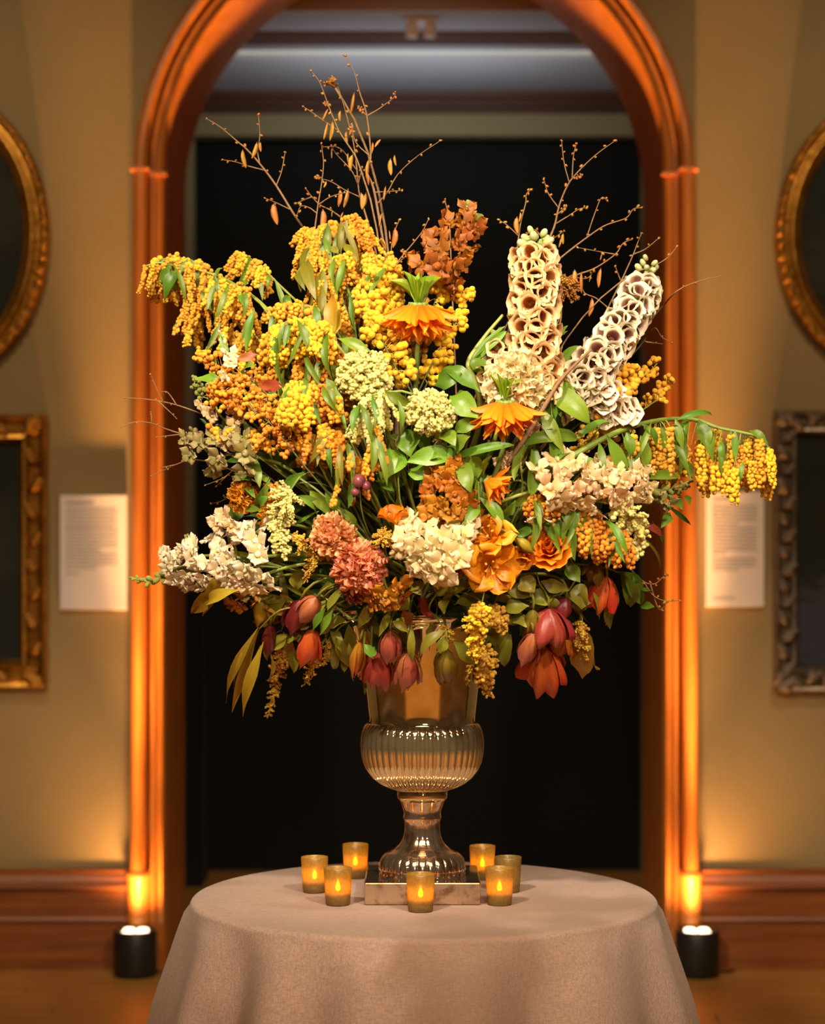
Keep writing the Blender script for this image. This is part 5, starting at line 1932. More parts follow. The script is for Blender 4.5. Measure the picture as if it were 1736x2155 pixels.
# ---------------------------------------------------------------- right weeping branch
mimosa('long weeping yellow branch reaching farthest right past the arch', kF((250, 620), (430, 510), (560, 440), (700, 380), (850, 340), (1020, 320), (1160, 330), (1300, 380), (1450, 410), (1560, 440), (1640, 520)),
       0, (60, 90), 6, extra=-.03, sr=5.2)
RB = smooth_path([Q(p, -.03) for p in kF((250, 620), (430, 510), (560, 440), (700, 380), (850, 340), (1020, 320), (1160, 330), (1300, 380), (1450, 410), (1560, 440), (1640, 520))], 6)
rb = bpy.data.objects['mimosa_branch'] if False else [o for o in bpy.data.objects if o.get('label', '').startswith('long weeping yellow branch')][0]
for i, (x, y0, y1, w) in enumerate(((890, 380, 640, 1), (930, 420, 660, 1), (980, 380, 700, 1), (1050, 460, 700, 1), (1090, 520, 700, .8), (1175, 470, 800, 1), (1205, 520, 825, .9), (1250, 560, 800, .8), (1290, 390, 720, 1), (1285, 600, 790, .9), (1350, 600, 830, .8), (1385, 430, 800, 1.05), (1410, 620, 870, .9), (1440, 500, 760, .9),
                                   (1500, 450, 760, 1.05), (1530, 600, 800, .9), (1570, 460, 780, 1.05), (1600, 560, 840, .95), (1640, 520, 780, .9), (1660, 590, 720, .7), (740, 430, 560, .8), (740, 620, 750, .8), (710, 560, 700, .7), (860, 600, 700, .7), (960, 560, 760, .8), (1000, 600, 740, .7))):
    for rep in range(2):
     (px, py), (qx, qy) = kF((x + rep * random.uniform(-22, 22), y0 + rep * 30), (x, y1 + rep * random.uniform(-20, 30)))
     L = qy - py
     p = Q((px, py), -.03 + random.uniform(-.03, .03))
     me = get_raceme('grape', L, 5.6, i)
     s = L / (max(1, int(round(L / 18.0))) * 18.0)
     o = put('flower_raceme', me, rb, Matrix.LocRotScale(p, Quaternion((0, 0, 1), random.uniform(0, 6)), Vector((s * w, s * w, s))), M_YEL2 if i % 3 else M_YEL)
     o['kind'] = 'stuff'
     near = min(RB, key=lambda q: (q - p).length)
     put('flower_stalk', B().add(*tube(smooth_path([near, near.lerp(p, .5) + Vector((0, 0, .004)), p], 3), 1.3 * U, .8 * U, 5)).mesh('flower_stalk'), rb, None, M_STEM)

for r in lv(kF, (1010, 335, 1235, 300, 20, dict(k=3, kind='broad')), (1165, 330, 1225, 510, 34, dict(k=1)), (1230, 370, 1262, 600, 22, dict(k=1)), (1320, 460, 1340, 620, 16), (1310, 480, 1320, 690, 14), (1410, 390, 1412, 610, 16, dict(k=0)), (1500, 395, 1625, 490, 26, dict(k=2, kind='broad')), (1020, 330, 1045, 570, 24, dict(k=1)),
            (985, 360, 1040, 460, 14), (1050, 440, 1030, 690, 18), (790, 345, 885, 510, 22, dict(k=2)), (690, 410, 720, 560, 26, dict(k=2)), (785, 430, 830, 680, 34, dict(k=0, kind='broad')), (555, 430, 695, 715, 30, dict(k=1)), (370, 560, 545, 740, 30, dict(k=2)), (360, 450, 585, 350, 26, dict(k=2)), (930, 370, 960, 590, 16), (1070, 580, 1135, 700, 20), (1470, 600, 1445, 740, 12), (760, 720, 1015, 710, 22, dict(k=2))):
    leafpx(rb, *r[:5], mat=M_LEAF if random.random() < .7 else M_LEAF_B, e0=-.045, e1=-.05, **(r[5] if len(r) > 5 else {}))

mimosa('orange-gold hanging clusters under the cream snapdragon at right', kF((330, 880), (390, 900), (440, 930), (500, 960)), 16, (70, 100), 5.6, 'grape', M_ORY, 0.0, 12, .03, lv(kF, (410, 900, 385, 1050, 26)), extra=-.03)
mimosa('lowest orange-gold bunch at the right side', kF((500, 980), (540, 1020), (600, 1040), (650, 1080)), 18, (60, 88), 6.0, 'grape', M_ORY, 0.1, 10, .03, extra=-.04)
mimosa('orange puffs directly above the orange rose', kF((70, 830), (90, 880), (130, 900), (170, 940)), 20, (30, 46), 5.2, 'grape', M_ORY, 0.0, 16, .03, extra=-.03)
sprig('yellow pompoms behind the leaves of the long right branch', kF((500, 560), (620, 420), (700, 330), (640, 300)), 27, 6.0, 30, M_YEL2, extra=.05, smat=M_STEM)
sprig('yellow pompoms just above the cream snapdragon at right', kF((300, 560), (400, 480), (500, 420), (600, 370)), 24, 6.0, 34, M_YEL, extra=.03, smat=M_STEM)

# ---------------------------------------------------------------- lime heads and plumes
dome('large pale lime flower head left of centre', (766, 793), 60, 170, M_LIME, 3.6, extra=-.03, fl=(18, 27), core=.62, rot=.6)
dome('smaller pale lime flower head right of the large one', (903, 868), 52, 140, M_LIME, 3.6, extra=-.06, fl=(16, 24), core=.62, rot=.6)
plume('thin lime tail drooping from the smaller lime head', kE((600, 440), (620, 520), (625, 600), (650, 700)), 22, 20, M_LIME, 2.8, extra=-.04, fan=1.0)
mimosa('pale yellow catkins drooping under the large lime head', kD((1640, 180), (1560, 200), (1480, 240), (1420, 330)), 22, (50, 96), 4.2, 'chain', M_LIME, 0.0, 10, .02, lv(kE, (190, 170, 420, 290, 24, dict(k=1)), (300, 240, 310, 480, 12)), extra=-.07, cat='catkin branch', name='catkin_branch')
plume('lime fern-like plume hanging in the left middle', kD((900, 960), (860, 1040), (820, 1150), (800, 1300), (830, 1490)), 48, 44, M_LIME, 3.4, extra=-.05, fan=.5)
plume('lime drooping plume at the right beside the orange-gold bunch', kF((590, 890), (680, 930), (740, 1000), (770, 1100), (740, 1230)), 46, 42, M_LIME, 3.8, extra=-.08, fan=.8)
plume('small gold plume under the lime fern-like plume', kD((1090, 1360), (1110, 1440), (1060, 1560), (1010, 1700)), 36, 26, M_GLD, 3.2, extra=-.02, fan=.7)
plume('gold plume just right of the lime fern-like plume tip', kD((900, 1330), (960, 1360), (1000, 1420), (960, 1480)), 22, 22, M_GLD, 3.0, extra=-.04)
plume('orange plume behind the lime fern-like plume', kD((820, 960), (760, 1000), (700, 1100), (650, 1260)), 36, 32, M_ORY, 3.4, extra=-.01, fan=.7)
plume('bright lime-yellow plume in front of the urn rim at right', kH((1290, 800), (1260, 900), (1240, 1020), (1230, 1150), (1240, 1240)), 60, 34, M_YEL, 3.6, extra=-.08, fan=.7)
plume('gold plume beside the bright plume at the urn rim', kH((1330, 830), (1400, 900), (1430, 960), (1470, 1030)), 40, 28, M_GLD, 3.8, extra=-.05, fan=.8)
plume('gold plume tail hanging lowest in front of the urn', kH((1270, 1190), (1320, 1260), (1320, 1360), (1310, 1440), (1340, 1550)), 44, 32, M_GLD, 4.0, extra=-.05, fan=.7)
plume('short gold tail left of the lowest gold plume', kH((1230, 1280), (1190, 1330), (1170, 1400), (1180, 1480)), 14, 13, M_GLD, 3.4, extra=-.02)
plume('gold tufts right of the wine tulips at the urn rim', kH((960, 980), (1020, 1060), (1010, 1110), (960, 1150)), 20, 22, M_GLD, 3.2, extra=-.02)
plume('long gold plume hanging lowest at the left', kG((1260, 1180), (1220, 1290), (1200, 1440), (1170, 1580), (1130, 1730)), 46, 26, M_GLD, 3.2, extra=-.02, fan=.8)
plume('short gold plume hanging under the coral tulip at left', kG((1560, 1180), (1520, 1270), (1480, 1360), (1430, 1470)), 28, 24, M_GLD, 3.2, extra=-.02, fan=.8)
plume('gold tuft between the coral and orange hanging tulips', kH((20, 1080), (40, 1180), (20, 1260), (0, 1300)), 16, 20, M_GLD, 3.0, extra=-.01)
plume('dull gold plume lying on a broad olive leaf at lower right', kI((870, 960), (850, 1080), (880, 1200), (920, 1300)), 34, 30, M_GLD, 3.0, extra=-.03, fan=.8)
plume('little gold catkin beside the red-orange tulip', kI((1110, 720), (1090, 800), (1070, 900), (1060, 980)), 18, 13, M_GLD, 3.0, extra=-.02)
dome('small gold button head between the coral and cream flowers', kE((190, 1370))[0], 20, 40, M_GLD, 2.4, extra=-.05, name='gold_flower_head', fl=(12, 18), drop=.1)
dome('wrinkled dried brown flower head behind the taller foxglove', kC((830, 690))[0], 26, 40, M_POD, 2.8, extra=.06, name='dried_pompom', fl=(14, 22), drop=.1, face=(.5, -.7, .3))
dome('small lime bud cluster over the amber-rust spike', kE((480, 1190))[0], 16, 24, M_GREENBUD, 2.6, extra=-.03, name='green_bud_head', fl=(10, 16), drop=.1)

# ---------------------------------------------------------------- crown imperials
crown_imperial('bright orange crown imperial at upper centre with green crown', (880, 640, -.02), 74, [(-PI / 2 + .25, 2.6), (-PI / 2 - .6, 2.0), (0.05, 1.0), (PI - .1, 1.05), (-.6, 1.7), (PI + .6, 1.6), (.9, 1.1), (2.2, 1.1)], 20, extra=-.03)
crown_imperial('bright orange crown imperial in front of the cream pompom', (1063, 846, -.02), 72, [(-PI / 2 + .1, 2.6), (-PI / 2 - .7, 2.0), (-.1, 1.05), (PI + .1, 1.0), (-.7, 1.7), (PI + .75, 1.6), (1.2, 1.0)], 12, extra=-.05, bract_h=.85)
crown_imperial('half hidden orange crown imperial under the green leaves', kE((985, 885))[0], 56, [(-.6, .75), (-.25, .55), (-1.1, .9)], 12, extra=-.03, up=(-.35, -.3, .8), bract_h=1.0)

# ---------------------------------------------------------------- foxgloves
M_LIMEP = m_petal('pale_green_bell_bud', lin('#aab45e'), lin('#e0dca8'), rough=0.45, trans=0.25, vein=0.06)
foxglove('taller foxglove spire of peach-cream speckled bells', kC((600, 1460), (560, 1250), (555, 1000), (560, 700), (560, 470), (565, 410)), 58, 46, 37, M_FOX1, M_THR1, extra=-.02, tip_buds=16, rad=15, budmat=M_LIMEP, bs=1.2)
foxglove('shorter foxglove spire of cream-white speckled bells leaning right', kC((760, 1560), (930, 1420), (1080, 1250), (1220, 1060), (1350, 860), (1430, 690), (1455, 610)), 66, 43, 35, M_FOX2, M_THR2, extra=-.01, tip_buds=10, rad=9, budmat=M_LIMEP, bs=1.1)
foxglove('pale foxglove bells low behind the green leaf at right', kF((620, 260), (530, 180), (440, 100), (380, 20)), 16, 42, 38, M_FOX2, M_THR2, extra=.0, tip_buds=0, rad=6)
foxglove('pale foxglove bells half hidden left of the cream pompom', kC((260, 1560), (230, 1400), (240, 1250), (260, 1120)), 12, 38, 34, M_FOX2, M_THR1, extra=.03, tip_buds=3, rad=6)
carnation('large cream pompom flower behind the lower crown imperial', kC((415, 1420))[0], 62, 130, M_SNAP_C, (.0, -1, .35), extra=-.06, name='pompom_flower', spread=1.7, wide=.9)

# ---------------------------------------------------------------- rust, cream and peach spikes
spike('rust-brown snapdragon spire with a curled green tip at top', kB((1180, 640), (1230, 520), (1300, 400), (1390, 260), (1450, 170), (1530, 110), (1500, 30), (1470, -10)), 21, 46, 59, M_RUST, extra=.0, buds=16, taper=.55, t1=.62)
spike('amber-rust stock spike hanging upright in the centre', kE((690, 1200), (690, 1050), (695, 900), (705, 780), (690, 690)), 27, 41, 69, M_RUSTG, extra=-.04, buds=10, taper=.55, budmat=M_LIME, t1=.85, name='stock_spike')
spike('amber flowers trailing below the amber-rust spike', kE((760, 1330), (800, 1260), (780, 1180), (740, 1120)), 6, 41, 36, M_RUSTG, extra=-.03, buds=0, t1=1.0, name='stock_spike')
spike('rounded cream stock flower in the lower centre', kE((760, 1520), (660, 1470), (540, 1410), (420, 1430), (250, 1470)), 25, 54, 88, M_SNAP_C, extra=-.05, buds=8, taper=.35, budmat=M_SNAP_C, t1=.82, name='stock_flower', face=.6)
spike('long cream-white snapdragon pointing left across the arch post', kG((1220, 420), (1050, 440), (880, 500), (700, 480), (560, 500), (430, 510), (330, 570), (170, 630), (20, 600)), 45, 41, 101, M_SNAP_W, extra=-.02, buds=16, taper=.5, t1=.72, name='snapdragon_spike', face=.6)
spike('upper cream snapdragon above the long left-pointing one', kG((1040, 160), (900, 180), (780, 190), (740, 110)), 8, 33, 48, M_SNAP_P, extra=-.01, buds=3, taper=.3, t1=.95, budmat=M_SNAP_W)
spike('small upright cream snapdragon with dark green tip at the left', kG((700, 420), (580, 420), (500, 380), (470, 260)), 8, 33, 42, M_SNAP_W, extra=-.04, buds=9, taper=.4, t1=.7)
spike('cream and peach snapdragon florets hanging under the long left one', kG((1150, 560), (1000, 620), (860, 640), (760, 620)), 8, 35, 52, M_SNAP_P, extra=-.04, buds=2, taper=.3, t1=.98, budmat=M_SNAP_W)
spike('peachy cream snapdragon pointing right above the orange rose', kF((60, 800), (200, 760), (330, 740), (470, 800), (600, 790), (720, 770), (860, 790), (1000, 780), (1130, 720)), 39, 41, 76, M_SNAP_P, extra=-.05, buds=16, taper=.45, t1=.70)
spike('green snapdragon tip with seed cups at the far right', kF((760, 900), (860, 880), (960, 830), (1060, 790), (1130, 720)), 4, 32, 36, M_OLV, extra=-.01, buds=18, taper=.3, t1=.35, sr=3)
spike('dusty cream snapdragon low on the left edge', kD((560, 600), (480, 520), (400, 440), (320, 360), (270, 240), (240, 120)), 12, 32, 56, M_SNAP_P, extra=-.0, buds=3, taper=.3, t1=.95)
spike('olive-mauve seed cups hanging at the left edge', kD((700, 720), (560, 690), (400, 680), (270, 690), (150, 590), (90, 470)), 15, 41, 67, M_OLV, extra=-.02, buds=8, taper=.3, t1=.85, name='seed_cup_spike', budmat=M_OLV)
spike('cream buds poking out of the big golden dome', kA((1000, 1500), (900, 1300), (860, 1150), (820, 1030)), 4, 30, 21, M_SNAP_W, extra=-.06, buds=7, taper=.2, t1=.4, budmat=M_SNAP_W)
spike('small off-white flower among the straplike leaves', kE((1190, 800), (1180, 740), (1165, 690)), 4, 31, 19, M_SNAP_P, extra=-.02, buds=0, t1=1.0)
spike('off-white bells tucked under the lower crown imperial', kE((1400, 560), (1390, 500), (1370, 420)), 4, 33, 23, M_SNAP_P, extra=.0, buds=0, t1=1.0)
spike('orange stock hanging right of the coral carnation', kH((500, 640), (520, 700), (510, 760), (500, 820)), 9, 41, 42, M_RUSTG, extra=-.04, buds=2, taper=.3, t1=.95, name='stock_spike', budmat=M_RUSTG)
spike('peach stock florets below the long left snapdragon', kG((1000, 640), (1010, 700), (940, 790), (900, 840)), 4, 39, 32, M_RUSTG, extra=-.01, buds=2, taper=.3, t1=.95, name='stock_spike', budmat=M_RUSTG)

# ---------------------------------------------------------------- round flowers
M_PEACH = m_petal('peach_ruffled_petal', lin('#e08c3e'), lin('#efb07c'), rough=0.5, trans=0.3, vein=0.08, val=0.1, hue=0.012)
M_CORAL = m_petal('coral_ruffled_petal', lin('#dd7236'), lin('#ea9a74'), rough=0.5, trans=0.3, vein=0.08, val=0.1, hue=0.012)
M_ORNG = m_petal('orange_petal', lin('#e87a08'), lin('#f3951a'), rough=0.42, trans=0.3, vein=0.1, val=0.08, hue=0.01)
M_APRI = m_petal('golden_orange_petal', lin('#e08a0a'), lin('#efa21c'), rough=0.42, trans=0.3, vein=0.14, val=0.1, hue=0.012)
M_RANU = m_petal('amber_ranunculus_petal', lin('#c07410'), lin('#d8901c'), rough=0.45, trans=0.3, vein=0.08, val=0.1, hue=0.012)
M_WINE = m_petal('wine_tulip_petal', lin('#8a2c24'), lin('#a8483a'), rough=0.35, trans=0.28, vein=0.22, val=0.14, hue=0.015)
M_DWINE = m_petal('dark_wine_tulip_petal', lin('#5c1a18'), lin('#7a2a24'), rough=0.35, trans=0.25, vein=0.2, val=0.14, hue=0.015)
M_ROSY = m_petal('rosy_tulip_petal', lin('#b0603c'), lin('#c07062'), lin('#b05a44'), rough=0.36, trans=0.28, vein=0.22, val=0.12, hue=0.015)
M_RED = m_petal('coral_red_tulip_petal', lin('#d0602a'), lin('#d0482c'), rough=0.36, trans=0.3, vein=0.2, val=0.1, hue=0.012)
M_OTUL = m_petal('orange_tulip_petal', lin('#c88a2c'), lin('#cf7228'), rough=0.36, trans=0.3, vein=0.2, val=0.1, hue=0.012)
M_OLTUL = m_petal('olive_bronze_tulip_petal', lin('#94842a'), lin('#8a5a2a'), rough=0.36, trans=0.3, vein=0.2, val=0.12, hue=0.015)
M_PLUM = m_plain('plum_berry_skin', lin('#8a4650'), 0.3, scale=60)

carnation('peach ruffled carnation left of centre', kH((80, 240))[0], 44, 60, M_PEACH, (-.1, -1, .35), extra=-.05)
carnation('coral ruffled carnation under the peach one', kH((300, 490))[0], 50, 70, M_CORAL, (.1, -1, .15), extra=-.06)
carnation('darker pinkish carnation hanging below the coral one', kH((270, 690))[0], 34, 40, M_ROSY, (-.1, -1, -.3), extra=-.03)
carnation('amber ranunculus at the left edge above the snapdragons', kD((500, 1010))[0], 34, 44, M_RANU, (-.4, -1, .1), extra=-.03, name='ranunculus', wide=.9, spread=1.4)
rose('orange garden rose at the lower right', kE((1530, 1430))[0], 42, M_ORNG, (-.15, -1, .35), extra=-.06)
open_flower('golden-orange lily upper one right of the cream stock', kE((1030, 1330))[0], 54, 6, M_APRI, (-.25, -.8, .45), extra=-.05, tilt=1.0, w=.6)
open_flower('golden-orange lily lower one with broad wavy petals', kE((1050, 1590))[0], 58, 6, M_APRI, (.05, -1, -.15), extra=-.07, tilt=1.05, w=.66)
open_flower('small orange lily hanging beside the orange rose', kE((1300, 1490))[0], 38, 6, M_APRI, (.15, -.7, -.7), extra=-.05, tilt=.6, w=.5)
tulip('yellow-green half open bud between the lilies and the rose', kE((1260, 1360))[0], kE((1400, 1480))[0], 24, M_LEAF_Y, extra=-.07, name='flower_bud')
open_flower('orange flower with upright petals above the peach carnation', kE((250, 1190))[0], 36, 5, M_ORNG, (-.1, -.5, .9), extra=-.04, name='alstroemeria', tilt=.75, w=.5, stamens=3)
open_flower('folded orange flower left of the lilies', kE((800, 1400))[0], 32, 5, M_APRI, (-.5, -.8, 0), extra=-.03, name='alstroemeria', tilt=.7, w=.55, stamens=2)
carnation('brown dried cone under the cream stock flower', kE((800, 1580))[0], 22, 30, M_RUST, (.2, -1, .1), extra=-.03, name='dried_cone', wide=.6, spread=1.2)
open_flower('orange petals peeping over the cream stock flower', kE((420, 1250))[0], 26, 4, M_RUST, (0, -.8, .5), extra=-.02, name='alstroemeria', tilt=.8, w=.6, stamens=0)
tb = start('berry_stem', 'plum-coloured berries left of the green leaves in the centre', 'berry', stem_to(Q(kD((1455, 960))[0], -.06), Vector((0, 0, 1))))
add_stem(tb, stem_to(Q(kD((1455, 960))[0], -.06), Vector((0, 0, 1))), 2 * U, 1.6 * U, M_STEM_DK)
for (x, y, r) in ((1450, 895, 13), (1510, 935, 9), (1415, 985, 8)):
    b = B()
    blob(b, (0, 0, 0), r * U, (1, 1, 1.1), lump=.02)
    b.add(*tube([Vector((0, 0, -r * U)), Vector((0, 0.004, -r * U - .012))], 1.2 * U, 1.2 * U, 5))
    put('berry', b.mesh('berry'), tb, Matrix.Translation(Q(kD((x, y))[0], -.07)), M_PLUM)

# ---------------------------------------------------------------- drooping tulips round the rim
tulip('pinkish-rust tulip hanging in front of the urn, upper of the bunch', kH((545, 1030))[0], kH((540, 1300))[0], 40, M_ROSY, extra=-.03, leaves=lv(kH, (550, 860, 450, 1080, 16), (560, 960, 680, 1040, 18)), lmat=M_LEAF_O)
tulip('fat pink-brown tulip hanging at the right of the urn-front bunch', kH((690, 1210))[0], kH((690, 1490))[0], 60, M_ROSY, extra=-.03, openness=1, n=8, leaves=lv(kH, (720, 980, 720, 1270, 16), (1000, 1020, 790, 1240, 26)), lmat=M_LEAF_O)
tulip('wine-red open tulip lowest in the urn-front bunch', kH((470, 1200))[0], kH((450, 1450))[0], 56, M_WINE, extra=-.02, openness=2, n=8)
tulip('slender orange tulip hanging at the left of the urn-front bunch', kH((300, 1120))[0], kH((240, 1410))[0], 30, M_OTUL, extra=-.03, leaves=lv(kH, (330, 1140, 400, 1250, 22), (420, 1160, 390, 1250, 20)), lmat=M_LEAF)
tulip('dull orange tulip behind the slender orange one', kH((330, 1190))[0], kH((300, 1430))[0], 30, M_OTUL, extra=-.01)
tulip('wine tulip squeezed between the slender orange and open wine tulips', kH((390, 1190))[0], kH((380, 1430))[0], 34, M_WINE, extra=-.01)
tulip('olive-bronze tulip hanging alone right of the urn-front bunch', kH((1000, 1180))[0], kH((985, 1460))[0], 46, M_OLTUL, extra=-.04, n=7, leaves=lv(kH, (1060, 1120, 1255, 1300, 34), (980, 1080, 950, 1220, 26)), lmat=M_LEAF_O)
tulip('coral-red tulip hanging at the left with flared petals', kG((1500, 1020))[0], kG((1460, 1290))[0], 48, M_RED, extra=-.04, openness=1, leaves=lv(kG, (1660, 860, 1560, 1060, 18), (1600, 850, 1500, 1030, 20)), lmat=M_LEAF)
tulip('wine-pink tulip at left above the coral-red one', kG((1530, 760))[0], kG((1400, 960))[0], 46, M_ROSY, extra=-.04, n=6)
tulip('dark wine tulip beside the wine-pink one at left', kG((1400, 780))[0], kG((1330, 1010))[0], 50, M_DWINE, extra=-.03, openness=1)
tulip('dark wine tulip hanging by the willow leaves at left', kG((1150, 980))[0], kG((1160, 1220))[0], 34, M_DWINE, extra=-.03)
tulip('olive tulip bud with a dark throat at left', kG((1080, 760))[0], kG((1110, 960))[0], 46, M_LEAF_Y, extra=-.02, openness=1)
tulip('double pink-wine tulip at the lower right, upper half of the pair', kI((600, 850))[0], kI((580, 1100))[0], 84, M_WINE, extra=-.05, openness=2, n=12)
tulip('pale pink tulip at the left side of the double tulip', kI((470, 1050))[0], kI((440, 1290))[0], 46, M_ROSY, extra=-.07, openness=1, n=6)
tulip('red-rust frilled tulip lowest of the pair at lower right', kI((560, 1170))[0], kI((560, 1450))[0], 78, M_RED, extra=-.05, openness=2, n=11)
tulip('orange tulip petals right of the double tulip', kI((680, 1000))[0], kI((680, 1240))[0], 50, M_OTUL, extra=-.04, openness=1, n=6)
tulip('dark wine tulip peeping over the double tulip', kI((740, 760))[0], kI((690, 920))[0], 46, M_DWINE, extra=-.04, openness=1)
tulip('folded olive tulip at the left of the double tulip', kI((470, 860))[0], kI((430, 1080))[0], 34, M_OLTUL, extra=-.05)
tulip('red-orange tulip hanging at the far lower right', kI((1070, 590))[0], kI((1020, 850))[0], 52, M_RED, extra=-.03, openness=2, n=6, leaves=lv(kI, (960, 720, 1000, 920, 26), (1140, 720, 1100, 1000, 22)), lmat=M_LEAF_O)
tulip('bronze tulip head hidden behind the red-orange one', kI((1000, 470))[0], kI((930, 650))[0], 44, M_OLTUL, extra=.0, openness=1)

# ---------------------------------------------------------------- leaves
greens('long narrow willow leaves hanging lowest at the left', kG((1180, 900), (1100, 980), (1060, 1020)), lv(kG, (1060, 1000, 805, 1590, 25, dict(k=1)), (1060, 1020, 840, 1700, 25, dict(k=0)), (1070, 1150, 935, 1590, 22, dict(k=0)), (1100, 1120, 935, 1700, 24, dict(k=1)), (1040, 1040, 860, 1480, 14, dict(k=1)), (1160, 1220, 1120, 1420, 14)), extra=-.06, mat=M_LEAF_Y, smat=M_LEAF_O)
greens('pointed yellowing leaves under the long left snapdragon', kG((860, 560), (800, 600), (760, 620)), lv(kG, (720, 570, 660, 720, 18), (760, 640, 525, 870, 34, dict(k=1)), (770, 650, 600, 910, 12, dict(k=0)), (900, 700, 680, 820, 26), (720, 700, 600, 720, 14)), extra=-.10, mat=M_LEAF_Y)
greens('bright olive broad leaf behind the dull gold plume at lower right', kI((850, 880), (850, 930), (850, 960)), lv(kI, (850, 930, 870, 1400, 62, dict(k=1, kind='broad')), (870, 930, 1000, 1330, 44, dict(k=1, kind='broad')), (870, 950, 800, 1300, 36, dict(k=0, kind='broad'))), extra=-.01, mat=M_LEAF_Y, smat=M_LEAF_O)
greens('broad yellow-olive leaf standing behind the golden clusters at left', kB((330, 1200), (380, 1100), (390, 1060)), lv(kB, (390, 1060, 380, 700, 44, dict(k=0, kind='broad')), (400, 1060, 440, 850, 30, dict(k=0, kind='broad'))), extra=-.01, mat=M_LEAF_Y)
greens('shiny blue-green leaf left of the crown flower stem', kB((760, 1400), (740, 1280), (700, 1200)), lv(kB, (700, 1200, 440, 1090, 26, dict(k=1))), extra=-.04, mat=M_LEAF_B)
greens('large wavy bright green leaf under the shorter foxglove', kC((700, 1730), (690, 1560), (700, 1490)), lv(kC, (700, 1490, 990, 1760, 60, dict(k=2, kind='broad')), (720, 1480, 900, 1560, 40, dict(k=1, kind='broad')), (700, 1560, 690, 1780, 40, dict(k=1, kind='broad'))), extra=-.05, mat=M_LEAF_B)
greens('thick pale green stems leaning left of the taller foxglove', kC((60, 1400), (20, 1280), (150, 1080), (300, 900)), lv(kC, (30, 1270, 320, 990, 20, dict(k=0, kind='strap')), (20, 1300, 170, 1330, 50, dict(kind='broad', k=1)), (90, 1260, 320, 1040, 18, dict(k=1, kind='strap'))), extra=.02, mat=M_LEAF_B, sr=6.5)
greens('green leaves between the two foxgloves', kC((660, 1500), (700, 1350), (760, 1280)), lv(kC, (640, 1200, 770, 1290, 30, dict(kind='broad')), (740, 1330, 920, 1150, 26, dict(k=0, kind='strap')), (720, 1060, 820, 990, 14), (720, 1080, 830, 1030, 12), (500, 900, 530, 780, 26, dict(kind='broad'))), extra=.02, mat=M_LEAF_B)
greens('brown dead stem slanting in front of the shorter foxglove', kC((640, 1640), (760, 1440), (900, 1290), (1020, 1180)), [], extra=-.09, sr=5, smat=M_TWIG)
greens('deep green broad leaves left of the cream pompom', kB((1300, 1650), (1280, 1500), (1290, 1380)), lv(kB, (1230, 1480, 1420, 1370, 50, dict(kind='broad', k=1)), (1290, 1320, 1560, 1520, 44, dict(kind='broad', k=2)), (1340, 1560, 1560, 1700, 60, dict(kind='broad', k=1)), (1500, 1300, 1650, 1330, 40, dict(kind='broad')), (1250, 1420, 1400, 1330, 36, dict(kind='broad'))), extra=.0, mat=M_LEAF)
greens('glossy deep green leaves in the very centre, left bunch', kE((300, 900), (300, 760), (330, 640)), lv(kE, (330, 640, 190, 860, 60, dict(kind='broad', k=1)), (380, 480, 400, 700, 60, dict(kind='broad', k=0)), (400, 500, 560, 620, 56, dict(kind='broad', k=1)), (240, 640, 180, 900, 44, dict(kind='broad')), (230, 540, 290, 560, 30), (390, 800, 520, 880, 44, dict(kind='broad', k=1)), (120, 820, 240, 970, 40)), extra=-.03, mat=M_LEAF_B)
greens('glossy deep green leaves in the very centre, right bunch', kE((700, 860), (740, 740), (790, 690)), lv(kE, (780, 690, 400, 740, 50, dict(kind='broad', k=2)), (800, 690, 1210, 610, 22, dict(kind='strap', k=2)), (790, 700, 680, 620, 40, dict(kind='broad')), (820, 760, 890, 980, 44, dict(kind='broad')), (940, 870, 900, 660, 40, dict(kind='broad', k=0)), (780, 640, 880, 540, 40, dict(kind='broad')), (720, 200, 940, 380, 60, dict(kind='broad', k=1)), (760, 500, 940, 400, 30), (540, 720, 640, 690, 24, dict(kind='broad')), (660, 520, 760, 600, 40)), extra=-.05, mat=M_LEAF_B)
greens('arching straplike green leaves right of centre', kE((1300, 820), (1280, 700), (1330, 600)), lv(kE, (1330, 590, 1720, 560, 28, dict(kind='strap', k=3)), (1340, 600, 1250, 880, 26, dict(kind='strap', k=1)), (1400, 640, 1380, 1000, 30, dict(kind='strap', k=1)), (1450, 300, 1640, 660, 30, dict(k=1)), (1540, 500, 1560, 700, 22, dict(kind='strap')), (1430, 740, 1620, 780, 20, dict(kind='strap', k=1)), (1700, 640, 1560, 760, 24), (1560, 60, 1600, 330, 40, dict(kind='broad')), (1380, 1000, 1240, 1100, 20, dict(kind='strap'))), extra=-.05, mat=M_LEAF)
greens('pale green pointed leaf and pod under the half hidden crown imperial', kE((960, 1120), (950, 1000), (950, 900)), lv(kE, (940, 880, 930, 1100, 16, dict(k=0)), (990, 980, 1030, 1080, 12, dict(k=0)), (960, 1030, 1160, 1260, 30, dict(k=1)), (940, 1050, 840, 1260, 26, dict(k=1)), (820, 900, 890, 980, 16), (1160, 1180, 1250, 1060, 22)), extra=-.05, mat=M_LEAF_B)
greens('dark leaves behind the orange lilies', kE((1200, 1330), (1240, 1200), (1260, 1100)), lv(kE, (1250, 1340, 1370, 1180, 34, dict(kind='broad')), (1300, 1380, 1410, 1270, 30, dict(kind='broad')), (1200, 1300, 1200, 1060, 30), (1000, 1340, 1080, 1180, 34, dict(kind='broad')), (960, 1460, 1060, 1370, 40, dict(kind='broad')), (880, 1180, 1030, 1220, 30)), extra=.0, mat=M_LEAF_D)
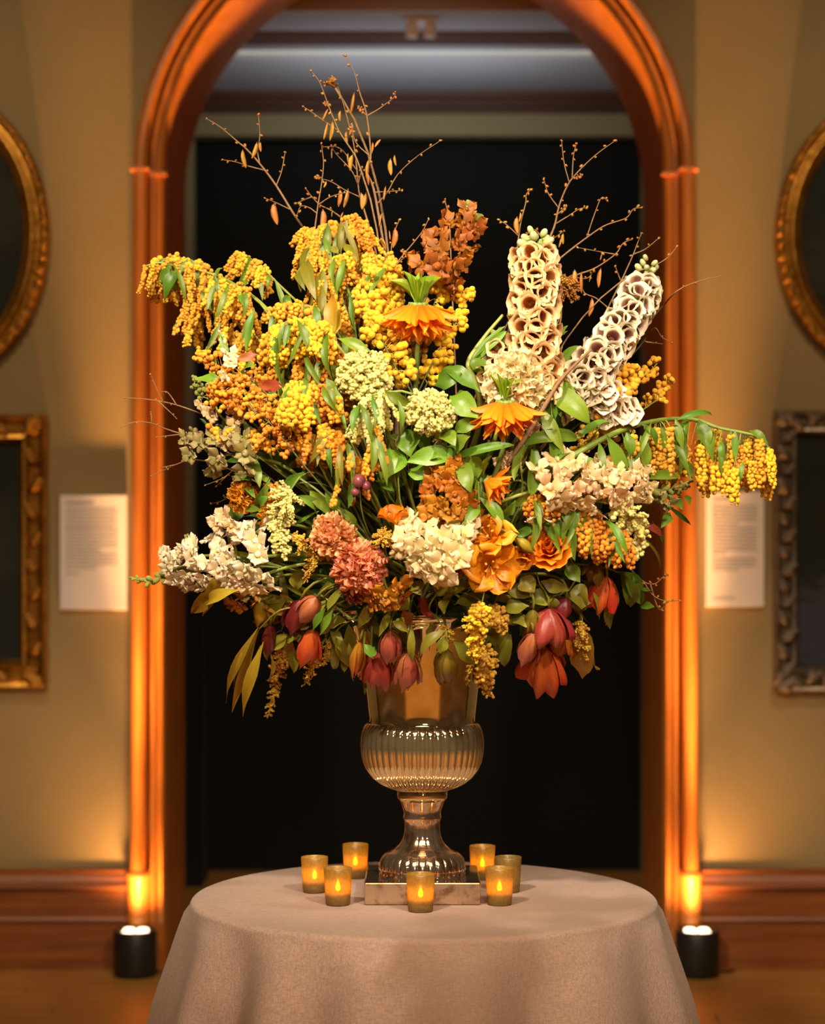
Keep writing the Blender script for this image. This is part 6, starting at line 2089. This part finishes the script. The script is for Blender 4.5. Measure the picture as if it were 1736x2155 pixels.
greens('long green leaves slanting across the left middle', kD((1420, 1300), (1300, 1150), (1120, 980), (960, 870)), lv(kD, (1240, 1160, 1050, 975, 28, dict(kind='strap', k=0)), (1290, 1150, 1170, 960, 26, dict(k=0)), (1120, 1130, 960, 1020, 22), (830, 990, 1000, 830, 24, dict(k=1)), (1420, 1300, 1290, 1120, 20), (600, 1100, 720, 890, 18, dict(k=2)), (490, 930, 600, 1030, 18, dict(k=1)), (500, 1120, 670, 1140, 18), (930, 1250, 1130, 1140, 8, dict(kind='strap', k=0)), (640, 1100, 720, 1020, 20), (560, 700, 640, 930, 30, dict(kind='broad')), (450, 830, 580, 900, 36, dict(kind='broad')), (650, 840, 700, 910, 26, dict(kind='broad', k=0))), extra=-.02, mat=M_LEAF, sr=4)
greens('brown-green stems crossing the dark left middle', kD((1450, 1280), (1250, 1060), (1000, 720), (880, 560)), lv(kD, (470, 640, 700, 690, 10, dict(kind='strap', k=0)), (480, 720, 700, 740, 10, dict(kind='strap', k=0))), extra=.02, sr=4.5, smat=M_STEM_DK)
greens('green leaf pair at the left edge under the big dome', kA((1100, 1500), (950, 1450), (830, 1440)), lv(kA, (850, 1440, 630, 1420, 26, dict(k=1)), (800, 1310, 670, 1220, 22, dict(k=1)), (890, 1270, 820, 1050, 16, dict(k=0)), (1020, 1370, 1100, 1310, 26)), extra=-.05, mat=M_LEAF_B)
greens('russet-brown leaf among the yellow clusters at left', kA((1350, 1560), (1330, 1500), (1300, 1470)), lv(kA, (1340, 1480, 1130, 1470, 30, dict(kind='broad', k=0)), (1130, 1220, 940, 1270, 24, dict(kind='broad', k=0))), extra=-.05, mat=M_LEAF_R)
greens('olive leaves around the orange rose', kI((800, 520), (760, 400), (700, 260)), lv(kI, (600, 20, 800, 440, 46, dict(k=1)), (700, 30, 780, 240, 34), (830, 60, 860, 200, 30), (740, 480, 850, 640, 40, dict(kind='broad')), (860, 10, 900, 190, 26), (330, 260, 480, 190, 24, dict(kind='broad'))), extra=-.04, mat=M_LEAF)
greens('broad olive leaves under the lilies, left bunch', kH((900, 760), (960, 680), (1040, 640)), lv(kH, (1190, 650, 1000, 740, 40, dict(kind='broad', k=1)), (1350, 760, 1080, 820, 50, dict(kind='broad', k=1)), (640, 680, 720, 570, 34, dict(kind='broad')), (740, 640, 800, 740, 40, dict(kind='broad', k=0)), (930, 580, 1000, 750, 40), (640, 640, 620, 860, 18, dict(k=0)), (760, 760, 880, 940, 40, dict(kind='broad', k=0, mat=M_LEAF_R)), (870, 960, 870, 1090, 34, dict(kind='broad', k=0)), (1000, 760, 980, 890, 30, dict(kind='broad')), (620, 870, 700, 760, 24), (640, 860, 700, 1030, 44, dict(kind='broad', k=0, mat=M_LEAF_R)), (410, 780, 290, 1000, 26), (600, 930, 660, 1040, 30)), extra=-.02, mat=M_LEAF_O)
greens('broad olive leaves at the lower right above the double tulip', kI((560, 700), (520, 640), (500, 560)), lv(kI, (440, 800, 630, 760, 50, dict(kind='broad', k=1)), (530, 630, 750, 700, 30, dict(k=1)), (750, 740, 920, 800, 66, dict(kind='broad', k=1)), (220, 700, 470, 740, 40, dict(kind='broad')), (230, 860, 420, 840, 44, dict(kind='broad')), (370, 600, 480, 720, 50, dict(kind='broad', k=0)), (850, 880, 900, 690, 40, dict(kind='broad')), (300, 920, 420, 1000, 30), (260, 1020, 160, 1280, 44, dict(kind='broad', k=1)), (290, 1060, 240, 1300, 36, dict(kind='broad')), (700, 900, 730, 1060, 24), (620, 740, 600, 860, 30)), extra=-.03, mat=M_LEAF_O)
greens('large dark green leaf at the lower right edge', kI((1050, 520), (1120, 540), (1160, 560)), lv(kI, (1150, 550, 1330, 800, 54, dict(kind='broad', k=1)), (1180, 560, 1260, 830, 36, dict(k=1)), (1350, 700, 1450, 720, 18), (1340, 840, 1450, 840, 20), (1280, 570, 1330, 640, 16)), extra=.0, mat=M_LEAF)
greens('thin blade of grass hanging at the right edge', kI((1280, 200), (1340, 270), (1380, 330)), lv(kI, (1360, 280, 1485, 530, 7, dict(kind='strap', k=1))), extra=-.02, mat=M_LEAF_O)
greens('curved dark blades under the right snapdragon tip', kF((850, 860), (950, 890), (1000, 910)), lv(kF, (950, 890, 1110, 1020, 10, dict(k=1, mat=M_LEAF_D)), (800, 1030, 920, 1100, 20, dict(mat=M_LEAF_R)), (860, 1000, 920, 1150, 9), (980, 940, 920, 1040, 22), (1080, 830, 1110, 890, 16), (1020, 850, 1060, 920, 24)), extra=-.02, mat=M_LEAF)
greens('olive leaves round the left tulips', kG((1500, 800), (1560, 720), (1640, 660)), lv(kG, (1220, 610, 1060, 700, 26, dict(k=1)), (1000, 760, 1330, 800, 30, dict(kind='broad', k=0)), (1300, 760, 1180, 980, 30), (1560, 900, 1480, 1010, 22), (1480, 980, 1380, 1010, 16), (1730, 700, 1620, 860, 18, dict(kind='strap', k=1)), (1300, 1060, 1180, 1180, 36, dict(kind='broad')), (1400, 1060, 1300, 1120, 30, dict(kind='broad')), (1380, 1180, 1340, 1380, 26), (1680, 1080, 1730, 1240, 30, dict(kind='broad')), (1640, 930, 1560, 1060, 18), (1500, 880, 1420, 990, 16), (1340, 560, 1380, 700, 40, dict(kind='broad', k=0)), (1600, 440, 1720, 500, 36, dict(kind='broad', k=0))), extra=-.02, mat=M_LEAF_O)
greens('gold-olive hanging leaves left of the urn', kH((200, 960), (140, 1000), (80, 1060)), lv(kH, (80, 1060, 220, 1330, 40, dict(kind='broad', k=1)), (210, 980, 220, 1270, 34, dict(kind='broad', k=0)), (20, 960, 190, 960, 40, dict(kind='broad')), (0, 1000, 60, 880, 26), (320, 1400, 340, 1560, 13, dict(k=0)), (140, 1260, 170, 1360, 14), (60, 640, -20, 760, 22, dict(kind='strap'))), extra=-.0, mat=M_LEAF_O)
greens('curving green stems above the urn rim at left', kH((180, 900), (60, 800), (-20, 720), (160, 650)), lv(kH, (160, 660, 0, 780, 14, dict(kind='strap', k=2)), (90, 780, 40, 900, 22, dict(kind='broad')), (20, 780, -40, 960, 24)), extra=-.01, mat=M_LEAF_O, sr=3)

greens('fan of olive leaves filling the gap between willow leaves and coral-red tulip', kG((1300, 900), (1260, 980), (1240, 1040)), lv(kG, (1240, 1030, 1130, 1260, 30, dict(kind='broad', k=1)), (1260, 1040, 1320, 1300, 34, dict(kind='broad', k=1)), (1280, 960, 1420, 1120, 30, dict(kind='broad')), (1230, 960, 1020, 960, 26, dict(k=1)), (1300, 900, 1090, 860, 30, dict(kind='broad')), (1330, 860, 1240, 740, 30), (1360, 1000, 1480, 1200, 26)), extra=.0, mat=M_LEAF_Y, smat=M_LEAF_O)
greens('olive leaves hanging between the coral-red tulip and the urn', kG((1640, 860), (1640, 960), (1660, 1050)), lv(kG, (1660, 1040, 1600, 1280, 30, dict(kind='broad', k=1)), (1650, 1000, 1720, 1200, 28, dict(kind='broad')), (1640, 940, 1500, 940, 26), (1640, 880, 1760, 960, 30, dict(kind='broad')), (1620, 860, 1560, 700, 26), (1660, 1060, 1660, 1320, 22)), extra=.01, mat=M_LEAF_O)
greens('green-gold leaves right of the lowest gold plume', kI((180, 760), (130, 860), (100, 940)), lv(kI, (100, 930, 60, 1180, 30, dict(kind='broad', k=1)), (110, 940, 200, 1150, 30, dict(kind='broad')), (150, 840, 300, 980, 34, dict(kind='broad', k=1)), (170, 790, 330, 800, 28), (140, 860, 20, 860, 26)), extra=.0, mat=M_LEAF_O)

# filler: leafy stems inside the dome, each behind a flower that can be found
random.seed(23)
ANCH = [((1157, 1151), 'the orange garden rose'), ((701, 1125), 'the peach ruffled carnation'), ((765, 1190), 'the coral ruffled carnation'), ((905, 1148), 'the rounded cream stock flower'), ((1035, 1195), 'the lower golden-orange lily'), ((1030, 1120), 'the upper golden-orange lily'), ((940, 1030), 'the amber-rust stock spike'),
        ((595, 1090), 'the lime fern-like plume'), ((510, 1060), 'the amber ranunculus'), ((1230, 1030), 'the peachy cream snapdragon at right'), ((1300, 1130), 'the orange-gold bunches at right'), ((1272, 1230), 'the red-orange tulip at lower right'), ((1150, 1320), 'the double pink-wine tulip'), ((1065, 850), 'the lower crown imperial'), ((905, 870), 'the smaller lime flower head'), ((766, 800), 'the larger lime flower head'),
        ((757, 1015), 'the plum-coloured berries'), ((630, 860), 'the fat yellow bunch'), ((460, 900), 'the dusty cream snapdragon'), ((500, 1180), 'the long cream-white snapdragon'), ((650, 1270), 'the wine-pink tulip at left'), ((800, 1290), 'the urn-front tulips'), ((1010, 1290), 'the bright lime-yellow plume'), ((1190, 920), 'the strap leaves at right'), ((850, 960), 'the glossy central leaves'), ((680, 950), 'the deep golden chains'), ((1120, 1000), 'the half hidden crown imperial'), ((1240, 880), 'the wavy bright green leaf'), ((560, 960), 'the brown-green crossing stems'), ((640, 1180), 'the small gold plumes')]
for i, ((px, py), ph) in enumerate(ANCH):
    tip = Q((px, py), 0.16 if py < 1230 else .10)
    pts = stem_to(tip, Vector(((px - 890) / 400, -.2, (1100 - py) / 300 + .2)))
    t = start('foliage_stem', 'dark leafy filler stem just behind ' + ph, 'foliage', pts, 'dark leafy stems deep inside the arrangement')
    add_stem(t, pts, 2.6 * U, 1.4 * U, M_STEM_DK)
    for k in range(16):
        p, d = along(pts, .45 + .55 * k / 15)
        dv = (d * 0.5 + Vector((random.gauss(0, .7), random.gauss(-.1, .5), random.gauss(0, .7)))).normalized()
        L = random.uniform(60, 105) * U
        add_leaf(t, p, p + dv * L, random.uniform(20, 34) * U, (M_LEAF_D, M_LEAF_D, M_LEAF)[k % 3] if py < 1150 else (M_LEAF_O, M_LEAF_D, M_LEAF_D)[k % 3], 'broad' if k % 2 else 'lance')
